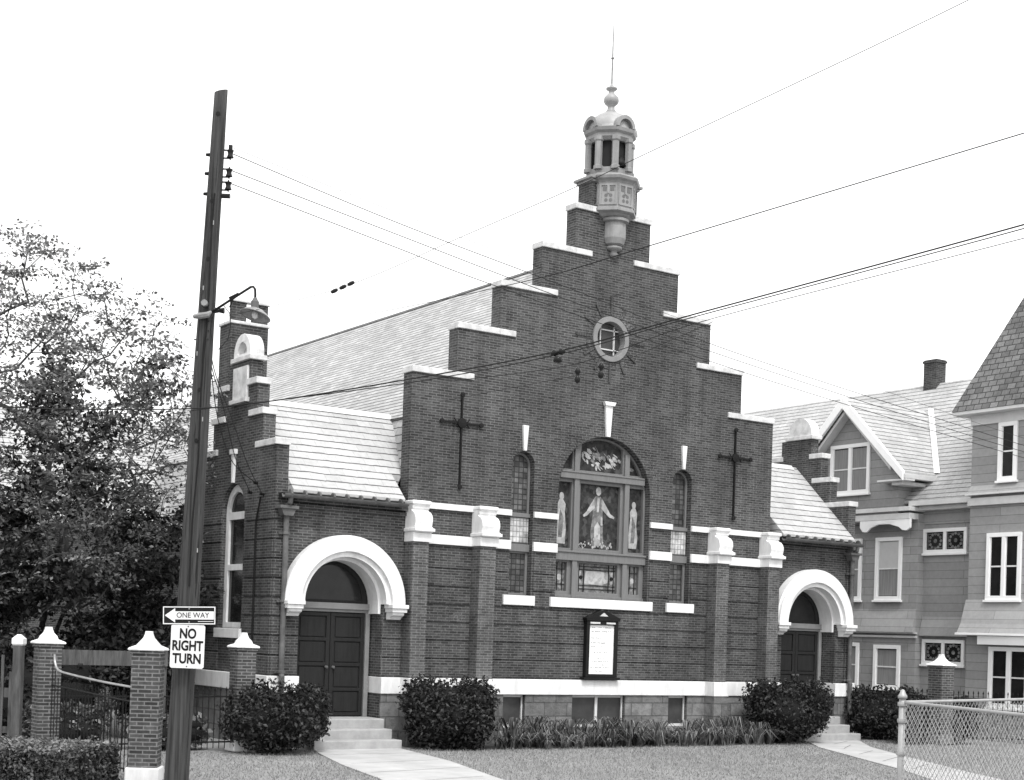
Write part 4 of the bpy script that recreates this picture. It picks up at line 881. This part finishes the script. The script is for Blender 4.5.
# ------------------------------------------------------------------ chain link fence
def chain(a, b, label):
    a = Vector((a[0], a[1], 0)); b = Vector((b[0], b[1], 0)); L_ = (b - a).length; e = empty('chain_link_fence', a, math.atan2(b.y - a.y, b.x - a.x)); tag(e, label, 'fence', 'galvanised chain link fence panels meeting at the corner post')
    m = MB(); H_ = 1.76; s = .094; k = -int(H_ / s) - 1
    while k * s < L_:
        for sg in (1, -1):
            x0 = k * s; pts = []
            for (xa, za, xb, zb) in (((x0, 0.04, x0 + H_, H_ + .04)) if sg > 0 else ((x0, H_ + .04, x0 + H_, .04)),):
                t0 = max(0, -xa / (xb - xa)); t1 = min(1, (L_ - xa) / (xb - xa))
                if t1 > t0: m.tube([(xa + (xb - xa) * t0, .004 * sg, za + (zb - za) * t0), (xa + (xb - xa) * t1, .004 * sg, za + (zb - za) * t1)], .0028, 4, False)
        k += 1
    m.build('wire_mesh', 'galv', e)
    MB().tube([(0, 0, 1.80), (L_, 0, 1.80)], .017, 8).build('top_rail', 'galv', e)
    n = max(1, int(L_ / 2.6))
    for k in range(1, n + 1): MB().tube([(L_ * k / n, 0, 0), (L_ * k / n, 0, 1.84)], .025, 8).build('line_post', 'galv', e)
    return e
chain((-8.35, -16.19), (1.5, -13.8), 'chain link fence run receding to the right from its corner post')
chain((-8.35, -16.19), (-10.0, -20.4), 'chain link fence run coming nearer to the right of its corner post')
CP = empty('fence_post', (-8.37, -16.2, 0)); tag(CP, 'pale galvanised corner post of the chain link fence at lower right', 'post')
MB().tube([(0, 0, 0), (0, 0, 1.84)], .036, 12).build('post_tube', 'galv', CP, smooth=True); MB().lathe([(.05, 1.84), (.05, 1.87), (.035, 1.89), (.02, 1.93), (.0, 1.94)], (0, 0, 0), 12).build('post_cap', 'galv', CP, smooth=True)
for z in (.4, .9, 1.25, 1.6, 1.78): MB().lathe([(.05, -.02), (.052, 0), (.05, .02)], (0, 0, z), 12).build('tension_band', 'galv', CP)
# ------------------------------------------------------------------ vegetation
def leaf(mb, p, size, horiz=0.0, asp=1.8):
    n = Vector((random.gauss(0, 1), random.gauss(0, 1), random.gauss(0, 1) + horiz)).normalized()
    u = n.orthogonal().normalized(); t = random.uniform(0, 2 * PI); w = n.cross(u); d = u * math.cos(t) + w * math.sin(t); e = n.cross(d)
    s = size * random.uniform(.6, 1.3); a = s * .5 * asp; b_ = s * .5
    p = Vector(p); mb.add([p - d * a, p - e * b_ + n * b_ * .3, p + d * a, p + e * b_ + n * b_ * .3], [(0, 1, 2), (0, 2, 3)])
def shell_bush(name, loc, rx, ry, rz, n, size, label, cat, mat='leaf_bush', lumps=9, group=None):
    e = empty(name, loc); tag(e, label, cat, group)
    L_ = []
    for k in range(lumps):
        t = 2 * PI * k / lumps + random.uniform(-.4, .4); q = random.uniform(.25, .6); L_.append((rx * q * math.cos(t), ry * q * math.sin(t), rz * random.uniform(.9, 1.45) * .55, random.uniform(.38, .6)))
    L_.append((0, 0, rz * .95, .62))
    for q in (-1, 1): L_.append((q * rx * .42, -q * ry * .28, rz * 1.12, .46))
    m = MB()
    for i in range(n):
        c = random.choice(L_); v_ = Vector((random.gauss(0, 1), random.gauss(0, 1), random.gauss(0, 1))).normalized(); rr = random.uniform(.66, 1.06) if random.random() > .06 else random.uniform(1.0, 1.25)
        p = Vector((c[0] + v_.x * rx * c[3] * rr, c[1] + v_.y * ry * c[3] * rr, c[2] + v_.z * rz * c[3] * rr * 1.1))
        if p.z < .04: p.z = random.uniform(.04, .3)
        leaf(m, p, size, .6)
    for k in range(26):
        c = random.choice(L_); t = random.uniform(0, 2 * PI); d = Vector((math.cos(t) * .7, math.sin(t) * .7, random.uniform(.3, 1.2))).normalized(); p0 = Vector((c[0], c[1], c[2])) + Vector((d.x * rx, d.y * ry, d.z * rz)) * c[3]
        for j in range(14): leaf(m, p0 + d * j * .014 + Vector((random.gauss(0, .02), random.gauss(0, .02), 0)), size * .9, .3)
    m.build('foliage', mat, e, recalc=False)
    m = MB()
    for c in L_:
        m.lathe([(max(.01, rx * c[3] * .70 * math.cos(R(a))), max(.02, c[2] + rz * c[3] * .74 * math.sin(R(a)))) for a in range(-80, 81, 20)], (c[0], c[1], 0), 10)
    m.build('light_blocking_core', 'core', e)  # solid dark lumps added under the leaf shell to keep light out
    s_ = MB()
    for k in range(7): t = random.uniform(0, 2 * PI); s_.tube([(0, 0, 0), (rx * .4 * math.cos(t), ry * .4 * math.sin(t), rz * .8), (rx * .7 * math.cos(t), ry * .7 * math.sin(t), rz * 1.3)], [.03, .02, .008], 5)
    s_.build('stems', 'bark', e); return e
shell_bush('shrub', (-8.55, -1.2, 0), 1.02, .95, .82, 15000, .052, 'rounded dark evergreen shrub left of the left porch steps', 'shrub', group='clipped evergreen shrubs along the church')
shell_bush('shrub', (-4.62, -.95, 0), 1.10, .92, .90, 17000, .052, 'broad dark evergreen shrub right of the left porch steps', 'shrub', group='clipped evergreen shrubs along the church')
shell_bush('shrub', (4.95, -1.1, 0), 1.24, 1.0, .95, 17000, .052, 'wide dark evergreen shrub left of the right porch steps', 'shrub', group='clipped evergreen shrubs along the church')
shell_bush('shrub', (8.95, -.45, 0), 1.12, 1.1, .84, 15000, .052, 'dark evergreen shrub at the right corner of the church by the house', 'shrub', group='clipped evergreen shrubs along the church')
shell_bush('low_plant', (-10.4, -.1, 0), .9, .5, .42, 2200, .09, 'low leafy plants behind the iron fence beside the porch pillar', 'plant', 'leaf', 6)
shell_bush('low_plant', (-11.9, 1.0, 0), .9, .6, .5, 2500, .09, 'dim leafy plants behind the gate between the left pillars', 'plant', 'leaf', 6)
shell_bush('ivy_clump', (9.75, -1.9, 0), .95, .7, .72, 7000, .07, 'dark leafy clump right behind the brick pillar in front of the house', 'bush', 'leaf_bush', 8)
shell_bush('ivy_clump', (8.25, -2.0, 0), .55, .5, .62, 4000, .065, 'small leafy clump between the corner shrub and the house pillar', 'bush', 'leaf_bush', 6)
# hedge
HG = empty('hedge', (-14.05, -5.9, 0), math.atan2(-1.5, 1.2)); tag(HG, 'low flat topped clipped hedge at the bottom left corner', 'hedge')
m = MB()
for i in range(16000):
    x = random.uniform(-3.2, .2); y = random.uniform(-.75, .95); z = random.uniform(.02, .54); f_ = random.random()
    if f_ < .5: z = .54 + random.gauss(0, .022)
    elif f_ < .8: y = -.75 + random.gauss(0, .025)
    else: x = .2 + random.gauss(0, .025)
    leaf(m, (x, y, z), .042, .5)
m.build('foliage', 'leaf_hedge', HG, recalc=False)
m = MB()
for i in range(5000): leaf(m, (random.uniform(-3.2, .2), random.uniform(-.75, .95), .56 + random.gauss(0, .02)), .038, 1.2)  # extra top leaves coloured lighter to carry the sunlight
m.build('painted_sun_top', 'leaf_top', HG, recalc=False); MB().box(-3.2, .17, -.72, .92, 0, .51).build('light_blocking_core', 'core', HG)  # the box is a dark filler that stops light inside the hedge
# strap leaf border
m = MB()
for c in range(105):
    cx_ = random.uniform(-3.5, 4.3); cy_ = random.uniform(-1.5, -.45); hh = random.uniform(.18, .42) + (random.random() < .25) * random.uniform(.1, .28)
    for k in range(24):
        t = random.uniform(0, 2 * PI); out_ = random.uniform(.12, .62); w = random.uniform(.010, .02); d = Vector((math.cos(t), math.sin(t), 0)); e_ = Vector((-d.y, d.x, 0)) * w; b0 = Vector((cx_ + random.gauss(0, .05), cy_ + random.gauss(0, .05), 0))
        pts = [b0, b0 + d * out_ * .25 + Vector((0, 0, hh * .65)), b0 + d * out_ * .6 + Vector((0, 0, hh)), b0 + d * out_ * 1.1 + Vector((0, 0, hh * random.uniform(.35, .85)))]
        vs = []
        for i, p in enumerate(pts): q = [1, 1.1, .8, .05][i]; vs += [p - e_ * q, p + e_ * q]
        m.add(vs, [(0, 1, 3, 2), (2, 3, 5, 4), (4, 5, 7, 6)])
o = m.build('flower_border', 'strap', recalc=False); tag(o, 'border of arching strap leaved plants along the foot of the church front', 'plants', kind='stuff')
# trees
def branch(mb, p, d, L_, r, depth, tips, spread=.55, up=.15):
    pts = [p]; q = p; dd = d.normalized(); n = 4
    for k in range(n):
        dd = (dd + Vector((random.gauss(0, .13), random.gauss(0, .13), random.gauss(0, .08) + up * .3))).normalized(); q = q + dd * L_ / n; pts.append(q)
        if depth <= 2: tips.append((q, depth))
    mb.tube(pts, [r * (1 - .45 * i / n) for i in range(n + 1)], 6 if depth > 1 else 4, False)
    if depth == 0: tips.append((q, 0)); return
    for k in range(3 if depth > 1 else 3):
        i = random.choice((2, 3, 4)); nd = (dd + Vector((random.gauss(0, spread), random.gauss(0, spread), random.gauss(0, spread * .5)))).normalized()
        branch(mb, pts[i], nd, L_ * random.uniform(.6, .8), r * .55, depth - 1, tips, spread, up)
def tree(loc, limbs, label, r0, mat, leafsize, per, spr, name='tree', depth=3):
    e = empty(name, loc); tag(e, label, 'tree'); tips = []; b_ = MB()
    t = MB()
    t.tube([(0, 0, -.1), (.02, .02, .6), (0, 0, limbs[0][0][2])], [r0 * 1.3, r0, r0 * .85], 10)
    for st_, d, L_, r in limbs: branch(b_, Vector(st_), Vector(d), L_, r, depth, tips)
    t.build('trunk', 'bark', e, smooth=True); b_.build('limbs', 'bark', e)
    m = MB()
    for p, dep in tips:
        k = per if dep == 0 else int(per * .45)
        if random.random() < .10: continue
        for i in range(k):
            a = random.uniform(0, 2 * PI); rr = spr * math.sqrt(random.random()); leaf(m, (p.x + rr * math.cos(a), p.y + rr * math.sin(a), p.z + random.gauss(0, spr * .22)), leafsize, 1.1)
    m.build('crown', mat, e, recalc=False); return e
rv = Vector((math.cos(RZ), math.sin(RZ), 0)); fv = Vector((-math.sin(RZ), math.cos(RZ), 0))
def L3(r, f, z): v_ = rv * r + fv * f; return (v_.x, v_.y, z)
def spray_tree(loc, label, cen, rad, n, mat, leafsize, per, spr, r0):
    e = empty('tree', loc); tag(e, label, 'tree'); rs = random.Random(11)
    nodes = [Vector((0, 0, .9)), Vector((.03, 0, 1.5)), Vector((0, .03, 2.1))]; par = [-1, 0, 1]; sp_ = []
    while len(sp_) < n:
        v_ = Vector((rs.gauss(0, 1), rs.gauss(0, 1), rs.gauss(0, 1))).normalized(); q = rs.uniform(.25, 1.0) ** .55
        p = Vector((cen[0] + v_.x * rad[0] * q, cen[1] + v_.y * rad[1] * q, cen[2] + v_.z * rad[2] * q))
        if math.sin(p.x * 2.1 + p.z * 1.7) * math.sin(p.y * 1.9 - p.z * 2.3 + 1) > .52 or p.z < 1.6: continue
        sp_.append(p)
    base = Vector((0, 0, 1.6)); sp_.sort(key=lambda p: (p - base).length); ends = []
    for p in sp_:
        best, bc = 0, 1e9
        for i, q in enumerate(nodes):
            d = (p - q).length; c = d + .35 * max(0, (q - base).length - (p - base).length) + (.6 if p.z < q.z - .1 else 0) + .12 * (q - base).length
            if c < bc: bc, best = c, i
        q = nodes[best]; k = max(1, int((p - q).length / .35)); last = best; g = nodes[par[best]] if par[best] >= 0 else q; dr_ = (q - g).normalized() if (q - g).length > .01 else Vector((0, 0, 1)); ct = q + dr_ * (p - q).length * .45
        for j in range(1, k + 1):
            t = j / k; w = q * (1 - t) ** 2 + ct * (2 * t * (1 - t)) + p * t * t + Vector((rs.gauss(0, .025), rs.gauss(0, .025), rs.gauss(0, .02) + .05 * math.sin(PI * t) * min(1, (p - q).length))) * (0 if j == k else 1)
            nodes.append(w); par.append(last); last = len(nodes) - 1
        ends.append(last)
    load = [0] * len(nodes)
    for i in range(len(nodes) - 1, 0, -1): load[i] += 1; load[par[i]] += load[i]
    rr = lambda i: min(r0 * .7, .0052 * max(1, load[i]) ** .44)
    m = MB()
    for i in range(3, len(nodes)): m.tube([nodes[par[i]], nodes[i]], [rr(i) * 1.12, rr(i)], 5, False)
    m.build('limbs', 'bark', e); t = MB(); t.tube([(0, 0, -.1), (.02, .02, .6), nodes[0], nodes[1], nodes[2]], [r0 * 1.35, r0, r0 * .9, r0 * .85, r0 * .7], 10); t.build('trunk', 'bark', e, smooth=True)
    m = MB()
    for p in sp_:
        tx, ty = rs.gauss(0, .18), rs.gauss(0, .18); sc = rs.uniform(.6, 1.25)
        for i in range(int(per * sc)):
            a = rs.uniform(0, 2 * PI); d = spr * sc * math.sqrt(rs.random()); x, y = d * math.cos(a), d * math.sin(a); leaf(m, (p.x + x, p.y + y, p.z + x * tx + y * ty + rs.gauss(0, .035)), leafsize, 1.6)
    m.build('crown', mat, e, recalc=False)
cc_ = L3(.8, 0, 0)
spray_tree((-12.7, 3.9, 0), 'airy spreading deciduous tree with open layered branches at the left edge', (cc_[0], cc_[1], 6.2), (3.7, 3.1, 4.3), 860, 'leaf', .056, 38, .42, .15)
tree((-11.3, 5.4, 0), [(L3(0, 0, 1.0), L3(.5, 0, 1), 2.4, .06), (L3(0, 0, 1.1), L3(-.5, 0, 1), 2.4, .06), (L3(0, 0, 1.5), L3(.1, .2, 1), 2.8, .07), (L3(0, 0, 1.2), L3(.9, -.2, .7), 1.8, .05), (L3(0, 0, 1.1), L3(-.9, -.2, .6), 2.1, .05), (L3(0, 0, .9), L3(.2, -.8, .5), 1.8, .05), (L3(0, 0, .6), L3(.7, -.5, .25), 1.5, .04), (L3(0, 0, .6), L3(-.7, -.5, .25), 1.7, .04)],
     'dense low tree with fine dark leaves behind the gate and beside the church side wall', .11, 'leaf_dk', .08, 34, .40)
tree((-14.1, 6.4, 0), [(L3(0, 0, .9), L3(.6, 0, 1), 2.3, .07), (L3(0, 0, 1.1), L3(-.6, 0, 1), 2.3, .07), (L3(0, 0, 1.5), L3(0, .2, 1), 2.6, .08), (L3(0, 0, 1.0), L3(1, -.2, .5), 2.0, .06), (L3(0, 0, 1.0), L3(-1, -.2, .5), 2.0, .06), (L3(0, 0, 1.3), L3(.1, -.6, .9), 2.0, .06), (L3(0, 0, .6), L3(.7, -.5, .25), 1.7, .05), (L3(0, 0, .6), L3(-.7, -.5, .25), 1.7, .05)],
     'dense dark leaved tree filling the shade behind the picket fence at the left edge', .13, 'leaf_dk', .085, 34, .42)
shell_bush('bush', (-12.2, 2.2, 0), 1.5, .9, 1.15, 9000, .08, 'tall dark bush filling the gap behind the gate', 'bush', 'leaf_dk', 8)
shell_bush('bush', (-9.75, 2.6, 0), .85, .9, 1.5, 8000, .075, 'dark bush against the church side wall behind the iron fence', 'bush', 'leaf_dk', 8)
# ------------------------------------------------------------------ ground
def sheet(poly, z, name, mat, t=None):
    o = MB()
    if t: o.prism(poly, z - t, z, 'XY')
    else:
        tri = tessellate_polygon([[Vector((p[0], p[1], 0)) for p in poly]]); o.add([(p[0], p[1], z) for p in poly], [tuple(x) for x in tri])
    ob = o.build(name, mat, recalc=bool(t))
    if not t:
        if ob.data.polygons[0].normal.z < 0: ob.data.flip_normals()
    return tag(ob, kind='structure')
sheet([(-900, -900), (900, -900), (900, 900), (-900, 900)], 0, 'lawn', 'lawn')
pl = [(-7.65, -.9), (-5.72, -.9), (-5.85, -1.6), (-6.25, -3.68), (-7.2, -6.77), (-8.6, -11.6), (-11.0, -11.6), (-9.15, -6.24), (-8.6, -3.9), (-7.9, -1.6)]
prr = [(5.8, -.95), (7.6, -.9), (7.3, -1.3), (6.1, -2.67), (4.8, -4.72), (2.9, -8), (1.0, -11.6), (-1.0, -11.6), (1.86, -7.29), (2.73, -5.73), (4.57, -2.5), (5.5, -1.3)]
sheet(pl, .022, 'path', 'concpath', .06); sheet(prr, .022, 'path', 'concpath', .06)
sheet([(-17, -13.4), (60, -13.4), (60, -11.62), (-17, -11.62)], .022, 'pavement', 'concpath', .06)
sheet([(-18.6, -60), (-17.0, -60), (-17.0, 60), (-18.6, 60)], .022, 'pavement', 'concpath', .06)
sheet([(-18.8, -60), (-18.6, -60), (-18.6, 60), (-18.8, 60)], .03, 'kerb', 'conc', .16)
sheet([(-30, -60), (-18.8, -60), (-18.8, 60), (-30, 60)], .006, 'road', 'asph')
jm = MB()
def joints(cl, w):
    for (x, y), (nx, ny) in cl: jm.add([(x - nx * w - ny * .008, y - ny * w + nx * .008, .0262), (x + nx * w - ny * .008, y + ny * w + nx * .008, .0262), (x + nx * w + ny * .008, y + ny * w - nx * .008, .0262), (x - nx * w + ny * .008, y - ny * w - nx * .008, .0262)], [(0, 1, 2, 3)])
joints([((-6.9, -2.0), (1, .06)), ((-7.35, -3.6), (.985, .17)), ((-7.8, -5.1), (.98, .2)), ((-8.25, -6.6), (.97, .24)), ((-8.7, -8.1), (.97, .24))], 1.02)
joints([((6.35, -1.5), (.86, .5)), ((5.4, -2.6), (.8, -.6 * -1)), ((4.5, -4.0), (.86, .5)), ((3.6, -5.5), (.87, .49)), ((2.8, -7.0), (.87, .49))], .72)
tag(jm.build('path_joints', 'asph', recalc=False), kind='structure')
o = sheet([(-4.9, -1.35), (4.9, -1.35), (4.9, -.02), (-4.9, -.02)], .012, 'garden_bed', 'soil')
# grass blades on the visible lawn
def inside(p, poly):
    c = False; j = len(poly) - 1
    for i in range(len(poly)):
        if (poly[i][1] > p[1]) != (poly[j][1] > p[1]) and p[0] < (poly[j][0] - poly[i][0]) * (p[1] - poly[i][1]) / (poly[j][1] - poly[i][1]) + poly[i][0]: c = not c
        j = i
    return c
m = MB(); cnt = 0
while cnt < 60000:
    x = random.uniform(-13.5, 9); y = random.uniform(-10.5, -.9)
    if inside((x, y), pl) or inside((x, y), prr) or (-4.9 < x < 4.9 and y > -1.35): continue
    h_ = random.uniform(.02, .055); t = random.uniform(0, PI); w = .008; dx, dy = math.cos(t) * w, math.sin(t) * w
    m.add([(x - dx, y - dy, 0), (x + dx, y + dy, 0), (x + random.gauss(0, .02), y + random.gauss(0, .02), h_)], [(0, 1, 2)]); cnt += 1
o = m.build('grass', 'grassb', recalc=False); tag(o, 'short mown grass of the front lawn', 'grass', kind='stuff')
m = MB()
for k in range(9000):
    x = random.uniform(-8.5, 4); y = random.gauss(-16.2 + (x + 8.35) * .243 + .6, .5); h_ = random.uniform(.15, .6); t = random.uniform(0, 2 * PI); w = .006; dx, dy = math.cos(t) * w, math.sin(t) * w; lx, ly = random.gauss(0, .08), random.gauss(0, .08)
    m.add([(x - dx, y - dy, 0), (x + dx, y + dy, 0), (x + lx * .4 + dx * .7, y + ly * .4 + dy * .7, h_ * .6), (x + lx * .4 - dx * .7, y + ly * .4 - dy * .7, h_ * .6), (x + lx, y + ly, h_)], [(0, 1, 2, 3), (3, 2, 4)])
o = m.build('tall_grass', 'grassb', recalc=False); tag(o, 'uncut seeding grass behind the chain link fence', 'grass', kind='stuff')

# ------------------------------------------------------------------ camera, light, world
F = 1487.2906; cyp = 613.3251; yaw = .5965; pitch = .0148; roll = .0332
NUM = [float(v) for v in '0.59647 0.01479 0.03318'.split()]
cyw, syw = math.cos(yaw), math.sin(yaw); cp, sp_ = math.cos(pitch), math.sin(pitch)
fw = Vector((syw * cp, cyw * cp, sp_)); rt = Vector((cyw, -syw, 0)); up = rt.cross(fw)
r2 = rt * math.cos(roll) + up * math.sin(roll); u2 = -rt * math.sin(roll) + up * math.cos(roll)
cam = bpy.data.cameras.new('camera'); co = bpy.data.objects.new('camera', cam); COL.objects.link(co)
mt = Matrix((r2, u2, -fw)).transposed().to_4x4(); mt.translation = Vector((-20.8426, -27.0516, 2.3777)); co.matrix_world = mt
cam.sensor_width = 36; cam.lens = F * 36 / 1024; cam.shift_y = (cyp - 390) / 1024; cam.clip_end = 3000; S.camera = co
sun = bpy.data.lights.new('sun', 'SUN'); sun.energy = 1.7; sun.angle = R(13); sun.color = (1, .995, .985); so = bpy.data.objects.new('sun', sun); COL.objects.link(so)
AZ = R(196); EL = R(56)   # direction towards the sun: azimuth measured from +Y clockwise
sd = Vector((math.sin(AZ) * math.cos(EL), math.cos(AZ) * math.cos(EL), math.sin(EL)))
so.rotation_euler = sd.to_track_quat('Z', 'Y').to_euler()
W = bpy.data.worlds.new('World'); S.world = W; W.use_nodes = True; nt = W.node_tree; nt.nodes.clear()
out = nt.nodes.new('ShaderNodeOutputWorld'); bg = nt.nodes.new('ShaderNodeBackground'); sky = nt.nodes.new('ShaderNodeTexSky'); sky.sky_type = 'NISHITA'; sky.sun_disc = False
sky.sun_elevation = EL; sky.sun_rotation = AZ; sky.dust_density = 4
bw = nt.nodes.new('ShaderNodeRGBToBW'); nt.links.new(sky.outputs[0], bw.inputs[0])
ad = nt.nodes.new('ShaderNodeMath'); ad.operation = 'MULTIPLY_ADD'; nt.links.new(bw.outputs[0], ad.inputs[0]); ad.inputs[1].default_value = .35; ad.inputs[2].default_value = 8.0   # even cloud cover
nt.links.new(ad.outputs[0], bg.inputs[0]); bg.inputs[1].default_value = .12; nt.links.new(bg.outputs[0], out.inputs[0])
S.render.engine = 'CYCLES'; S.view_settings.view_transform = 'Standard'; S.view_settings.look = 'None'; S.view_settings.gamma = 1; S.view_settings.exposure = .62
S.render.resolution_x = 1024; S.render.resolution_y = 780
